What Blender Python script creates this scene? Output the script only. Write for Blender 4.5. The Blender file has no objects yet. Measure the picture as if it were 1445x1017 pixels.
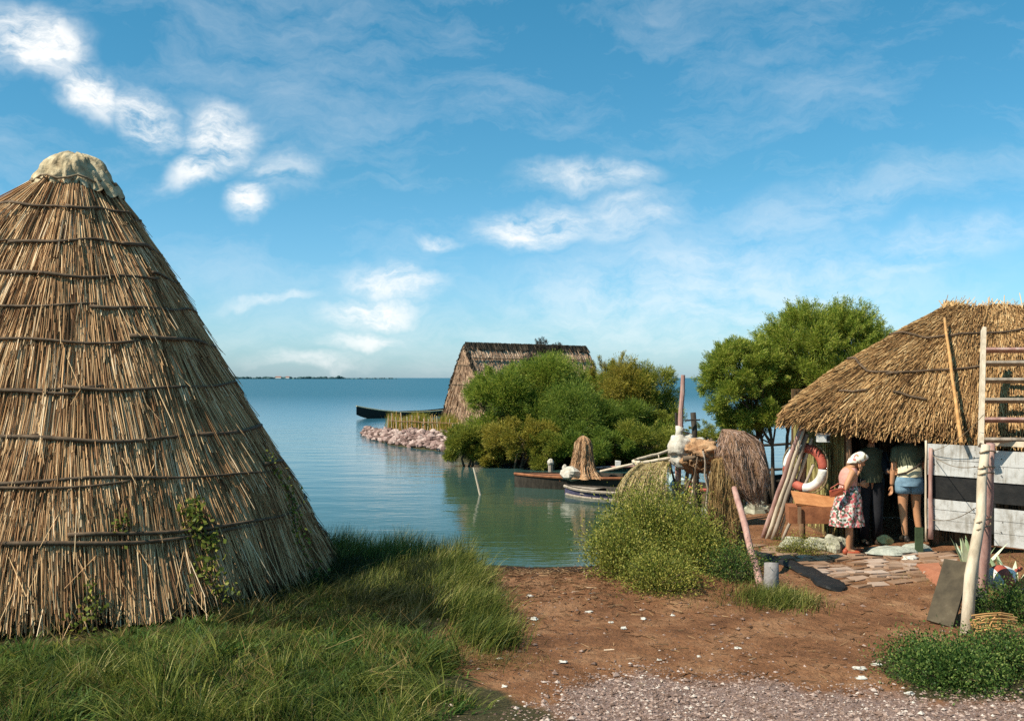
import bpy, math, random
import numpy as np
from mathutils import Vector, Matrix, noise
rng = np.random.default_rng(11); random.seed(11)
SC = bpy.context.scene; COL = SC.collection
F, CX, HY, CZ = 1405.0, 722.5, 533.0, 2.5
WZ = -0.30                                   # water level
def P(px, py, Y): return Vector(((px-CX)*Y/F, Y, CZ-(py-HY)*Y/F))
def X_(px, Y): return (px-CX)*Y/F
def U(a, b): return random.uniform(a, b)
def sstep(a, b, x):
    t = np.clip((x-a)/(b-a), 0, 1); return t*t*(3-2*t)

# ------------------------------------------------------------------ terrain
MAIN = np.array([(-60,-40),(-60,22),(-40,20),(-12,17),(-6,16),(-2.8,15.6),(-1.8,15.6),(-.9,15.4),(-.35,15.0),(.39,14.73),(1.19,14.9),
 (1.5,16.6),(2.0,18.6),(3.03,20.3),(4.2,21.1),(5.3,21.8),(5.9,22.6),(7.5,24),(12,27),(40,35),(70,40),(70,-40)], float)
ISLE = np.array([(-7.1,48),(-6.06,44.2),(-4.7,40.7),(-3.4,38.8),(-2.3,37),(-1.9,33.4),(-1.0,32),(.8,31.4),(2.6,31.2),(4.2,32.2),(5.6,33),
 (7.6,38),(9,46),(8,60),(0,62),(-5,55),(-7,50.5)], float)
def sdist(poly, x, y):
    x = np.asarray(x, float); y = np.asarray(y, float)
    d = np.full(x.shape, 1e9); ins = np.zeros(x.shape, bool)
    n = len(poly)
    for i in range(n):
        ax, ay = poly[i]; bx, by = poly[(i+1) % n]
        ex, ey = bx-ax, by-ay
        t = np.clip(((x-ax)*ex+(y-ay)*ey)/(ex*ex+ey*ey), 0, 1)
        d = np.minimum(d, np.hypot(x-ax-t*ex, y-ay-t*ey))
        c = ((ay > y) != (by > y)) & (x < (bx-ax)*(y-ay)/(by-ay+1e-12)+ax)
        ins ^= c
    return np.where(ins, d, -d)
def wob(x, y, s, a=0):
    return (np.sin(x*1.7*s+a)+np.sin(y*2.1*s+1.3+a)+np.sin((x+y)*1.1*s+2.1*a)+np.sin((x*.6-y)*2.9*s+.7))*.25
def bump(x, y, cx, cy, rx, ry, h): return h*np.exp(-((x-cx)/rx)**2-((y-cy)/ry)**2)
def gh(x, y):
    x = np.asarray(x, float); y = np.asarray(y, float)
    d = sdist(MAIN, x, y)+.12*wob(x, y, 2.3)
    hm = np.where(d > 0, WZ+.30*sstep(0, 2.6, d), WZ+np.maximum(d*.22, -2.0))
    di = sdist(ISLE, x, y)+.2*wob(x, y, 1.3)
    hi = np.where(di > 0, WZ+.34*sstep(0, 1.2, di), WZ+np.maximum(di*.3, -2.0))
    h = np.maximum(hm, hi)
    land = sstep(0, 1, d)
    h = h+land*(bump(x, y, -5.3, 11.6, 4.6, 3.6, .08)+bump(x, y, -2.6, 8.4, 1.6, 1.0, .08)+bump(x, y, 2.2, 12.2, 1.1, .9, .12)
        +bump(x, y, 6.6, 12.6, 1.0, 1.0, .25)+.015*wob(x, y, 4.1, .4)+.02*wob(x, y, 1.2, 2.))
    h = h+land*.006*(wob(x, y, 17., 1.)+wob(y, x, 31., 2.))
    return h
def g(x, y): return float(gh(np.array([x]), np.array([y]))[0])
def G(px, Y, dz=0):
    x = X_(px, Y); return Vector((x, Y, g(x, Y)+dz))

# ------------------------------------------------------------------ materials
def newmat(name):
    m = bpy.data.materials.new(name); m.use_nodes = True
    nt = m.node_tree; nt.nodes.clear()
    out = nt.nodes.new('ShaderNodeOutputMaterial')
    return m, nt, out
def N(nt, t, **k):
    n = nt.nodes.new(t)
    for a, v in k.items():
        if a.startswith('i_'):
            n.inputs[a[2:].replace('_', ' ')].default_value = v
        else: setattr(n, a, v)
    return n
def ramp(nt, stops, interp='LINEAR'):
    r = nt.nodes.new('ShaderNodeValToRGB'); cr = r.color_ramp; cr.interpolation = interp
    while len(cr.elements) < len(stops): cr.elements.new(.5)
    for e, (p, c) in zip(cr.elements, stops):
        e.position = p; e.color = (*c, 1) if len(c) == 3 else c
    return r
def principled(nt, out, rough=.8, spec=.3):
    b = nt.nodes.new('ShaderNodeBsdfPrincipled'); b.inputs['Roughness'].default_value = rough
    b.inputs['Specular IOR Level'].default_value = spec
    nt.links.new(b.outputs[0], out.inputs[0]); return b
def noisemat(name, stops, scale=6, rough=.8, bumpk=.3, bscale=None, stretch=(1,1,1), spec=.25, detail=6, dist=.01):
    m, nt, out = newmat(name); b = principled(nt, out, rough, spec); L = nt.links.new
    tc = N(nt, 'ShaderNodeTexCoord'); mp = N(nt, 'ShaderNodeMapping'); mp.inputs['Scale'].default_value = stretch
    L(tc.outputs['Object'], mp.inputs[0])
    n1 = N(nt, 'ShaderNodeTexNoise', i_Scale=scale, i_Detail=detail, i_Roughness=.65); L(mp.outputs[0], n1.inputs[0])
    r = ramp(nt, stops); L(n1.outputs[0], r.inputs[0]); L(r.outputs[0], b.inputs['Base Color'])
    n2 = N(nt, 'ShaderNodeTexNoise', i_Scale=bscale or scale*4, i_Detail=4.); L(mp.outputs[0], n2.inputs[0])
    bp = N(nt, 'ShaderNodeBump', i_Strength=bumpk, i_Distance=dist); L(n2.outputs[0], bp.inputs['Height']); L(bp.outputs[0], b.inputs['Normal'])
    return m
def rndmat(name, stops, rough=.75, spec=.2, trans=0., nscale=1.2, namt=.5):
    """colour per leaf / per reed (face attribute rnd) mixed with a slow noise over the thing"""
    m, nt, out = newmat(name); L = nt.links.new
    at = N(nt, 'ShaderNodeAttribute', attribute_name='rnd')
    tc = N(nt, 'ShaderNodeTexCoord'); n1 = N(nt, 'ShaderNodeTexNoise', i_Scale=nscale, i_Detail=3.); L(tc.outputs['Object'], n1.inputs[0])
    ma = N(nt, 'ShaderNodeMath', operation='MULTIPLY_ADD'); L(n1.outputs[0], ma.inputs[0]); ma.inputs[1].default_value = namt*2
    sub = N(nt, 'ShaderNodeMath', operation='SUBTRACT'); L(at.outputs['Fac'], sub.inputs[0]); sub.inputs[1].default_value = namt
    L(sub.outputs[0], ma.inputs[2])
    r = ramp(nt, stops); L(ma.outputs[0], r.inputs[0])
    b = principled(nt, out, rough, spec); L(r.outputs[0], b.inputs['Base Color'])
    if trans:
        t = N(nt, 'ShaderNodeBsdfTranslucent'); L(r.outputs[0], t.inputs[0])
        mx = N(nt, 'ShaderNodeMixShader'); mx.inputs[0].default_value = trans
        L(b.outputs[0], mx.inputs[1]); L(t.outputs[0], mx.inputs[2]); L(mx.outputs[0], out.inputs[0])
    return m
M = {}
M['reed'] = rndmat('reed', [(0,(.06,.028,.012)),(.24,(.21,.10,.042)),(.55,(.47,.265,.12)),(.85,(.67,.45,.235)),(1,(.78,.6,.39))], nscale=1.6, namt=.38)
M['reedcore'] = noisemat('reed_under', [(.3,(.06,.034,.016)),(.7,(.20,.115,.05))], scale=14, stretch=(3,3,.3))
M['straw'] = rndmat('straw', [(0,(.11,.055,.022)),(.35,(.29,.155,.06)),(.65,(.46,.27,.11)),(1,(.66,.46,.23))], nscale=1.3, namt=.3)
M['strawcore'] = noisemat('straw_under', [(.3,(.05,.028,.012)),(.7,(.16,.085,.03))], scale=14)
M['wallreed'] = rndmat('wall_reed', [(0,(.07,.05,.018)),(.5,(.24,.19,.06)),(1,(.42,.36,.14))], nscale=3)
M['shadereed'] = rndmat('shade_reed', [(0,(.010,.009,.006)),(1,(.05,.04,.022))], nscale=3)  # shade under the hut roof put into the reed colour, near black
M['oldthatch'] = rndmat('old_thatch', [(0,(.20,.115,.07)),(.5,(.43,.27,.165)),(1,(.62,.44,.30))], nscale=.8, namt=.3)
M['ridge'] = rndmat('ridge_thatch', [(0,(.012,.010,.007)),(1,(.075,.055,.035))])
M['rod'] = noisemat('binding_rod', [(.3,(.04,.025,.014)),(.7,(.17,.11,.065))], scale=9, stretch=(1,1,1))
M['canvas'] = noisemat('canvas', [(.3,(.20,.145,.08)),(.48,(.40,.31,.18)),(.7,(.60,.50,.33))], scale=6, bumpk=.8, bscale=16, dist=.03)
M['bark'] = noisemat('bark', [(.3,(.05,.035,.022)),(.7,(.16,.11,.07))], scale=14, stretch=(1,1,.3))
M['palewood'] = noisemat('pale_wood', [(.25,(.30,.23,.15)),(.5,(.52,.42,.30)),(.75,(.66,.56,.42))], scale=9, stretch=(1,1,.25), bumpk=.5)
M['pinkwood'] = noisemat('pink_wood', [(.25,(.20,.105,.085)),(.5,(.38,.21,.17)),(.75,(.52,.38,.31))], scale=9, stretch=(1,1,.25), bumpk=.5)
M['greywood'] = noisemat('grey_wood', [(.3,(.17,.13,.095)),(.7,(.42,.34,.26))], scale=10, stretch=(1,1,.2), bumpk=.5)
M['brownwood'] = noisemat('brown_wood', [(.3,(.10,.055,.03)),(.7,(.28,.16,.09))], scale=10, stretch=(1,1,.2), bumpk=.5)
M['darkwood'] = noisemat('dark_wood', [(.3,(.018,.014,.010)),(.7,(.06,.046,.032))], scale=12, stretch=(1,1,.3), bumpk=.5)
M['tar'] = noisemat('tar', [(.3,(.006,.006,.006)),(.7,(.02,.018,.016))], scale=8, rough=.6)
M['rustwood'] = noisemat('rust_wood', [(.3,(.16,.055,.025)),(.7,(.36,.14,.06))], scale=6, bumpk=.4)
M['white'] = noisemat('white_paint', [(.3,(.22,.19,.16)),(.44,(.40,.38,.35)),(.7,(.52,.51,.49))], scale=5, bumpk=.35, stretch=(1,1,1))
m, nt, out = newmat('weathered_white'); b = principled(nt, out, .75, .2); L = nt.links.new
tc = N(nt, 'ShaderNodeTexCoord'); cur = None
for sc_, st, stops in ((3., (1, 1, 1), [(.34,(.55,.52,.48)),(.55,(1,1,1))]), (9., (1, 1, .12), [(.36,(.6,.56,.5)),(.5,(1,1,1))]), (30., (1, 1, 1), [(.30,(.42,.34,.26)),(.38,(1,1,1))])):
    mp = N(nt, 'ShaderNodeMapping'); mp.inputs['Scale'].default_value = st; L(tc.outputs['Object'], mp.inputs[0]); n_ = N(nt, 'ShaderNodeTexNoise', i_Scale=sc_, i_Detail=7., i_Roughness=.7); L(mp.outputs[0], n_.inputs[0]); r = ramp(nt, stops); L(n_.outputs[0], r.inputs[0])
    if cur is None: cur = r.outputs[0]
    else: mx = N(nt, 'ShaderNodeMix', data_type='RGBA', blend_type='MULTIPLY'); mx.inputs[0].default_value = 1; L(cur, mx.inputs[6]); L(r.outputs[0], mx.inputs[7]); cur = mx.outputs[2]
mx = N(nt, 'ShaderNodeMix', data_type='RGBA', blend_type='MULTIPLY'); mx.inputs[0].default_value = 1; L(cur, mx.inputs[6]); mx.inputs[7].default_value = (.47, .455, .425, 1); L(mx.outputs[2], b.inputs['Base Color'])
bp = N(nt, 'ShaderNodeBump', i_Strength=.4, i_Distance=.01); L(n_.outputs[0], bp.inputs['Height']); L(bp.outputs[0], b.inputs['Normal']); M['white'] = m
M['stone'] = noisemat('pale_stone', [(.3,(.20,.19,.12)),(.7,(.46,.43,.33))], scale=7, bumpk=.4, dist=.02)
M['greenstone'] = noisemat('grey_stone', [(.3,(.25,.26,.21)),(.7,(.44,.44,.37))], scale=7, bumpk=.8, dist=.02)
M['concrete'] = noisemat('concrete', [(.3,(.15,.13,.12)),(.7,(.31,.28,.26))], scale=9, bumpk=.6)
M['rock'] = rndmat('riprap_rock', [(0,(.11,.065,.05)),(.5,(.25,.155,.13)),(1,(.44,.32,.27))], nscale=2)
M['pave'] = rndmat('paving', [(0,(.20,.11,.06)),(.5,(.30,.19,.125)),(1,(.42,.31,.24))], nscale=5, namt=.35)
M['gravel'] = rndmat('gravel', [(0,(.07,.04,.026)),(.4,(.22,.14,.105)),(.75,(.38,.275,.225)),(1,(.60,.52,.44))], nscale=3, namt=.2)
M['twig'] = rndmat('debris', [(0,(.05,.025,.012)),(.5,(.16,.08,.035)),(.85,(.32,.2,.1)),(1,(.6,.5,.38))], nscale=3, namt=.2)
M['scrap'] = noisemat('white_scrap', [(.3,(.38,.33,.26)),(.7,(.7,.67,.6))], scale=12)
G1 = dict(trans=.42, rough=.55)
M['grass'] = rndmat('grass', [(0,(.012,.022,.006)),(.34,(.045,.072,.012)),(.58,(.13,.16,.024)),(.78,(.32,.31,.065)),(1,(.6,.5,.2))], nscale=.9, namt=.3, **G1)
M['drygrass'] = rndmat('dry_grass', [(0,(.08,.09,.025)),(.5,(.24,.17,.055)),(1,(.46,.30,.11))], nscale=1.5, **G1)
M['tamgreen'] = rndmat('tamarisk_green', [(0,(.055,.095,.014)),(.4,(.17,.245,.026)),(.75,(.32,.36,.05)),(1,(.44,.43,.08))], nscale=.9, namt=.3, **G1)
M['tamdark'] = rndmat('tamarisk_dark', [(0,(.045,.08,.012)),(.5,(.14,.205,.024)),(1,(.30,.34,.055))], nscale=.9, namt=.3, **G1)
M['tamyellow'] = rndmat('tamarisk_yellow', [(0,(.10,.10,.014)),(.45,(.29,.25,.03)),(.8,(.43,.34,.055)),(1,(.52,.42,.1))], nscale=.9, namt=.3, **G1)
M['tamolive'] = rndmat('tamarisk_olive', [(0,(.07,.095,.012)),(.5,(.24,.26,.034)),(1,(.44,.4,.07))], nscale=.9, namt=.3, **G1)
M['tamlight'] = rndmat('tamarisk_light', [(0,(.08,.125,.016)),(.4,(.22,.29,.032)),(.75,(.37,.40,.06)),(1,(.5,.47,.10))], nscale=.9, namt=.3, **G1)
M['shrub'] = rndmat('shrub_leaf', [(0,(.045,.065,.012)),(.35,(.16,.19,.026)),(.7,(.34,.33,.06)),(1,(.52,.44,.11))], nscale=2.2, namt=.3, **G1)
M['herb'] = rndmat('herb_leaf', [(0,(.018,.04,.010)),(.45,(.06,.12,.022)),(.8,(.15,.22,.045)),(1,(.30,.33,.09))], nscale=2.5, namt=.3, **G1)
M['vine'] = rndmat('vine_leaf', [(0,(.05,.08,.015)),(.5,(.16,.19,.03)),(1,(.36,.33,.06))], nscale=3, **G1)
M['agave'] = rndmat('agave_leaf', [(0,(.15,.19,.09)),(.5,(.36,.40,.22)),(1,(.6,.62,.42))], nscale=3, rough=.5)
M['net_ochre'] = noisemat('ochre_net', [(.3,(.26,.18,.065)),(.5,(.4,.29,.12)),(.75,(.52,.41,.2))], scale=10, bumpk=.9, bscale=60, dist=.02)
M['net_brown'] = noisemat('brown_net', [(.3,(.12,.062,.02)),(.5,(.22,.125,.045)),(.75,(.33,.2,.08))], scale=16, bumpk=1., bscale=70, dist=.02, stretch=(1,1,.4))
M['net_tan'] = noisemat('tan_net', [(.3,(.30,.15,.07)),(.6,(.46,.27,.14)),(.8,(.56,.38,.22))], scale=9, bumpk=.8, bscale=60, dist=.02, stretch=(1,1,.4))
M['sack'] = noisemat('white_sack', [(.3,(.34,.28,.21)),(.7,(.62,.57,.48))], scale=6, bumpk=.7, dist=.02)
M['redpaint'] = noisemat('red_paint', [(.3,(.20,.045,.03)),(.5,(.36,.075,.045)),(.75,(.45,.14,.09))], scale=7, rough=.65)
M['whitepaint'] = noisemat('buoy_white', [(.3,(.42,.38,.30)),(.5,(.66,.63,.56)),(.7,(.76,.74,.69))], scale=6, rough=.5)
M['rope'] = noisemat('rope', [(.3,(.12,.08,.045)),(.7,(.3,.22,.13))], scale=40)
M['paleboat'] = noisemat('pale_boat_paint', [(.3,(.14,.11,.09)),(.7,(.40,.36,.32))], scale=5)
M['blueboat'] = noisemat('blue_boat_paint', [(.3,(.035,.03,.06)),(.7,(.085,.075,.12))], scale=5)
M['creamboat'] = noisemat('cream_boat_paint', [(.3,(.42,.35,.2)),(.7,(.62,.55,.36))], scale=5)
M['cane'] = noisemat('cane', [(.3,(.34,.16,.05)),(.7,(.58,.33,.13))], scale=8)
M['skin'] = noisemat('skin', [(.3,(.42,.19,.09)),(.7,(.50,.25,.13))], scale=6, rough=.55, bumpk=.05)
M['hair'] = noisemat('hair', [(.3,(.02,.013,.008)),(.7,(.05,.03,.018))], scale=20)
M['denim'] = noisemat('denim', [(.3,(.09,.16,.22)),(.7,(.22,.33,.40))], scale=9, bumpk=.3)
M['tshirt'] = noisemat('olive_shirt', [(.3,(.06,.065,.035)),(.7,(.11,.115,.065))], scale=5)
M['darkcloth'] = noisemat('dark_cloth', [(.3,(.010,.010,.012)),(.7,(.022,.022,.026))], scale=5)
M['creamcloth'] = noisemat('cream_cloth', [(.3,(.55,.45,.26)),(.7,(.76,.68,.48))], scale=6)
M['shoe'] = noisemat('shoe_leather', [(.3,(.02,.015,.012)),(.7,(.05,.035,.025))], scale=6, rough=.5)
M['redshoe'] = noisemat('red_leather', [(.3,(.28,.05,.025)),(.7,(.42,.10,.045))], scale=6, rough=.5)
M['green'] = noisemat('green_paint', [(.3,(.03,.045,.02)),(.7,(.06,.085,.04))], scale=6)
M['brick'] = noisemat('terracotta', [(.3,(.26,.09,.045)),(.7,(.38,.15,.08))], scale=6)
M['board'] = noisemat('dark_board', [(.3,(.035,.026,.015)),(.6,(.08,.06,.035)),(.8,(.15,.12,.075))], scale=5, bumpk=.4)
def floral(name, scale, base, stops):
    m, nt, out = newmat(name); b = principled(nt, out, .8, .2); L = nt.links.new
    tc = N(nt, 'ShaderNodeTexCoord'); v = N(nt, 'ShaderNodeTexVoronoi', i_Scale=scale); L(tc.outputs['Object'], v.inputs[0])
    sp = N(nt, 'ShaderNodeSeparateColor'); L(v.outputs['Color'], sp.inputs[0])
    r = ramp(nt, stops, 'CONSTANT'); L(sp.outputs[0], r.inputs[0]); L(r.outputs[0], b.inputs['Base Color']); return m
M['floral'] = floral('floral_skirt', 34, 0, [(0,(.50,.46,.40)),(.2,(.06,.08,.05)),(.42,(.42,.10,.10)),(.66,(.54,.50,.44)),(.76,(.10,.12,.07)),(.86,(.5,.22,.20))])
M['scarf'] = floral('scarf_cloth', 26, 0, [(0,(.76,.70,.56)),(.55,(.30,.22,.12)),(.66,(.72,.66,.55)),(.88,(.55,.2,.17))])
M['blouse'] = noisemat('pink_blouse', [(.3,(.48,.21,.16)),(.7,(.60,.32,.25))], scale=6)
# semi open netting
m, nt, out = newmat('pink_net'); b = principled(nt, out, .9, .1); L = nt.links.new
tc = N(nt, 'ShaderNodeTexCoord'); n1 = N(nt, 'ShaderNodeTexNoise', i_Scale=5., i_Detail=5.); L(tc.outputs['Object'], n1.inputs[0])
r = ramp(nt, [(.3,(.2,.10,.055)),(.55,(.38,.22,.14)),(.75,(.52,.33,.27))]); L(n1.outputs[0], r.inputs[0]); L(r.outputs[0], b.inputs['Base Color'])
v = N(nt, 'ShaderNodeTexVoronoi', i_Scale=62., feature='DISTANCE_TO_EDGE'); L(tc.outputs['Object'], v.inputs[0])
r2 = ramp(nt, [(.12,(.8,.8,.8)),(.32,(.22,.22,.22))]); L(v.outputs['Distance'], r2.inputs[0])
tr = N(nt, 'ShaderNodeBsdfTransparent'); mx = N(nt, 'ShaderNodeMixShader'); L(r2.outputs[0], mx.inputs[0]); L(tr.outputs[0], mx.inputs[1]); L(b.outputs[0], mx.inputs[2]); L(mx.outputs[0], out.inputs[0])
M['net_pink'] = m
nd = [n for n in m.node_tree.nodes if n.type == 'VALTORGB'][0]
for e_, c_ in zip(nd.color_ramp.elements, ((.26,.13,.065,1),(.46,.28,.17,1),(.60,.42,.31,1))): e_.color = c_
m = m.copy(); m.name = 'ochre_open_net'; nd = [n for n in m.node_tree.nodes if n.type == 'VALTORGB'][0]
for e_, c_ in zip(nd.color_ramp.elements, ((.26,.18,.07,1),(.42,.31,.14,1),(.56,.45,.24,1))): e_.color = c_
M['net_ochre'] = m

# ------------------------------------------------------------------ mesh helpers
def tag(o, label=None, cat=None, group=None, kind=None):
    if label: o['label'] = label
    if cat: o['category'] = cat
    if group: o['group'] = group
    if kind: o['kind'] = kind
    return o
def thing(name, loc, label, cat, group=None):
    o = bpy.data.objects.new(name, None); COL.objects.link(o); o.location = loc; o.empty_display_size = .1
    return tag(o, label, cat, group)
def link_mesh(name, V, Q, mat, parent=None, org=None, rnd=None, smooth=False, tris=None):
    """fast mesh from numpy quads (and triangles)"""
    V = np.asarray(V, np.float32).reshape(-1, 3)
    if org is None: org = Vector((0, 0, 0))
    V = V-np.array(org, np.float32)
    Q = np.asarray(Q, np.int32).reshape(-1, 4)
    T = np.asarray(tris if tris is not None else [], np.int32).reshape(-1, 3)
    me = bpy.data.meshes.new(name)
    nq, ntr = len(Q), len(T)
    me.vertices.add(len(V)); me.vertices.foreach_set('co', V.ravel())
    me.loops.add(nq*4+ntr*3); me.loops.foreach_set('vertex_index', np.concatenate([Q.ravel(), T.ravel()]))
    me.polygons.add(nq+ntr)
    me.polygons.foreach_set('loop_start', np.concatenate([np.arange(nq)*4, nq*4+np.arange(ntr)*3]).astype(np.int32))
    me.update(calc_edges=True)
    if rnd is not None:
        a = me.attributes.new('rnd', 'FLOAT', 'FACE'); a.data.foreach_set('value', np.asarray(rnd, np.float32))
    me.polygons.foreach_set('use_smooth', np.full(nq+ntr, smooth, bool))
    me.materials.append(mat); me.validate()
    o = bpy.data.objects.new(name, me); COL.objects.link(o)
    if parent is not None: o.parent = parent
    else: o.location = org
    return o
class MB:
    def __init__(s): s.V = []; s.Q = []; s.T = []; s.r = []; s.rt = []
    def add(s, V, Q=(), T=(), r=None):
        b = len(s.V); s.V += [tuple(v) for v in V]
        r = random.random() if r is None else r
        for q in Q: s.Q.append([b+i for i in q]); s.r.append(r)
        for t in T: s.T.append([b+i for i in t]); s.rt.append(r)
        return s
    def tube(s, pts, rad, n=8, r=None):
        pts = [Vector(p) for p in pts]; k = len(pts)
        if not hasattr(rad, '__len__'): rad = [rad]*k
        V = []; up = None
        for i, p in enumerate(pts):
            t = (pts[min(i+1, k-1)]-pts[max(i-1, 0)]).normalized()
            if up is None: up = t.orthogonal().normalized()
            up = (up-t*up.dot(t)).normalized(); sd = t.cross(up)
            for j in range(n):
                a = 2*math.pi*j/n; V.append(p+(up*math.cos(a)+sd*math.sin(a))*rad[i])
        Q = [(i*n+j, i*n+(j+1) % n, (i+1)*n+(j+1) % n, (i+1)*n+j) for i in range(k-1) for j in range(n)]
        V += [pts[0], pts[-1]]; T = []
        for j in range(n):
            T.append((k*n, (j+1) % n, j)); T.append((k*n+1, (k-1)*n+j, (k-1)*n+(j+1) % n))
        return s.add(V, Q, T, r)
    def pole(s, a, b, ra, rb=None, wob=.0, n=8, segs=6, r=None):
        a = Vector(a); b = Vector(b); rb = rb or ra*.8; L = (b-a).length
        pts = []; rs = []
        for i in range(segs+1):
            t = i/segs; o = Vector((U(-1, 1), U(-1, 1), U(-1, 1)))*wob*L*(0 if i in (0, segs) else 1)
            pts.append(a.lerp(b, t)+o); rs.append((ra+(rb-ra)*t)*U(.9, 1.1))
        return s.tube(pts, rs, n, r)
    def box(s, c, size, R=None, jit=0, r=None):
        x, y, z = [v/2 for v in size]; c = Vector(c)
        V = [Vector((sx*x, sy*y, sz*z)) for sx in (-1, 1) for sy in (-1, 1) for sz in (-1, 1)]
        if jit: V = [v+Vector((U(-jit, jit), U(-jit, jit), U(-jit, jit))) for v in V]
        if R is not None: V = [R @ v for v in V]
        return s.add([v+c for v in V], [(0,1,3,2),(4,6,7,5),(0,4,5,1),(2,3,7,6),(0,2,6,4),(1,5,7,3)], (), r)
    def board(s, a, b, w, t, up=(0,0,1), r=None):
        """plank from a to b, width w along up, thickness t"""
        a = Vector(a); b = Vector(b); d = (b-a); L = d.length; d.normalize()
        up = Vector(up); up = (up-d*up.dot(d)).normalized(); n = d.cross(up)
        R = Matrix((d, n, up)).transposed()
        return s.box((a+b)/2, (L, t, w), R, r=r)
    def grid(s, fn, nu, nv, wrap=False, r=None):
        V = [fn(i/(nu if wrap else nu-1), j/(nv-1)) for j in range(nv) for i in range(nu)]
        Q = []
        for j in range(nv-1):
            for i in range(nu if wrap else nu-1):
                a = j*nu+i; b = j*nu+(i+1) % nu; Q.append((a, b, b+nu, a+nu))
        return s.add(V, Q, (), r)
    def blob(s, c, rad, seed=0, amp=.25, nu=14, nv=9, fr=1.3, r=None, flat=None, crease=0):
        c = Vector(c); rad = Vector(rad) if hasattr(rad, '__len__') else Vector((rad,)*3)
        def fn(u, v):
            th = 2*math.pi*u; ph = math.pi*(v*.998+.001)
            d = Vector((math.sin(ph)*math.cos(th), math.sin(ph)*math.sin(th), math.cos(ph)))
            k = 1+amp*(noise.noise(d*fr+Vector((seed*3.1, seed*1.7, 0)))+.5*noise.noise(d*fr*2.3+Vector((seed*2.1, 5, seed))))*1.6
            if crease: k += crease*(.35-abs(noise.noise(d*3.1+Vector((seed, 2, 1)))))+crease*.6*(.3-abs(noise.noise(d*6.5+Vector((seed, 7, 4)))))
            z = d.z
            if flat is not None and z < flat: z = flat+(z-flat)*.1
            return c+Vector((d.x*rad.x*k, d.y*rad.y*k, z*rad.z*k))
        return s.grid(fn, nu, nv, True, r)
    def build(s, name, mat, parent=None, org=None, smooth=False, rnd=True):
        return link_mesh(name, s.V, s.Q, mat, parent, org, np.array(s.r+s.rt), smooth, s.T)
def norm(a): return a/np.maximum(np.linalg.norm(a, axis=-1, keepdims=True), 1e-9)
def prisms(A, B, w):
    """three sided straws from A to B"""
    n = len(A); d = norm(B-A); ref = np.where(np.abs(d[:, 2:3]) < .9, [[0, 0, 1.]], [[1., 0, 0]]); s = norm(np.cross(d, ref)); t = np.cross(d, s)
    ph = rng.uniform(0, 2*np.pi, n); V = np.zeros((n, 6, 3))
    for k in range(3):
        a = (ph+k*2*np.pi/3)[:, None]; o = (s*np.cos(a)+t*np.sin(a))*w[:, None]
        V[:, k] = A+o; V[:, 3+k] = B+o*.75
    base = (np.arange(n)*6)[:, None]
    Q = np.concatenate([base+np.array([[k, (k+1) % 3, 3+(k+1) % 3, 3+k]]) for k in range(3)], 1).reshape(-1, 4)
    return V.reshape(-1, 3), Q
def rhombs(C, ax, L, W):
    n = len(C); ax = norm(ax); s = norm(np.cross(ax, rng.normal(size=(n, 3))))
    V = np.stack([C-ax*L[:, None]*.5, C+s*W[:, None]*.5+ax*L[:, None]*.08, C+ax*L[:, None]*.5, C-s*W[:, None]*.5+ax*L[:, None]*.08], 1)
    return V.reshape(-1, 3), np.arange(n*4).reshape(-1, 4)
def blades(base, lean, H, W, droop=.35, segs=3):
    """curved tapered grass blades; lean = horizontal lean vector per unit height"""
    n = len(base); az = rng.uniform(0, 2*np.pi, n); sd = np.stack([np.cos(az), np.sin(az), 0*az], 1)
    V = np.zeros((n, segs+1, 2, 3))
    for i in range(segs+1):
        t = i/segs
        p = base+np.concatenate([lean*(t**1.7)[None] if False else lean*(t**1.7), np.full((n, 1), t)], 1)*H[:, None]
        p[:, 2] -= H*droop*np.linalg.norm(lean, axis=1)*t**2.5
        w = W[:, None]*(1-t*.88)*.5
        V[:, i, 0] = p-sd*w; V[:, i, 1] = p+sd*w
    m = (segs+1)*2; b = (np.arange(n)*m)[:, None]
    Q = np.concatenate([b+np.array([[2*i, 2*i+1, 2*i+3, 2*i+2]]) for i in range(segs)], 1).reshape(-1, 4)
    return V.reshape(-1, 3), Q
def lathe(mb, c, prof, n=24, fold=0, nf=7, seed=0, sx=1, sy=1, r=None, leanv=(0, 0), cap=True):
    """prof: list of (radius, z). folds in angle make it hang like cloth."""
    c = Vector(c); z0 = prof[0][1]; zz = [p[1] for p in prof]
    k = len(prof)
    def fn(u, v):
        i = min(int(round(v*(k-1))), k-1); rr, z = prof[i]; th = 2*math.pi*u
        q = 1+fold*(math.sin(nf*th+seed+.6*math.sin(z*5))*.6+noise.noise(Vector((math.cos(th)*2, math.sin(th)*2, z*1.6+seed)))*.9)
        f = (z-z0)
        return c+Vector((rr*q*math.cos(th)*sx+leanv[0]*f, rr*q*math.sin(th)*sy+leanv[1]*f, z))
    return mb.grid(fn, n, k, True, r)

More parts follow.
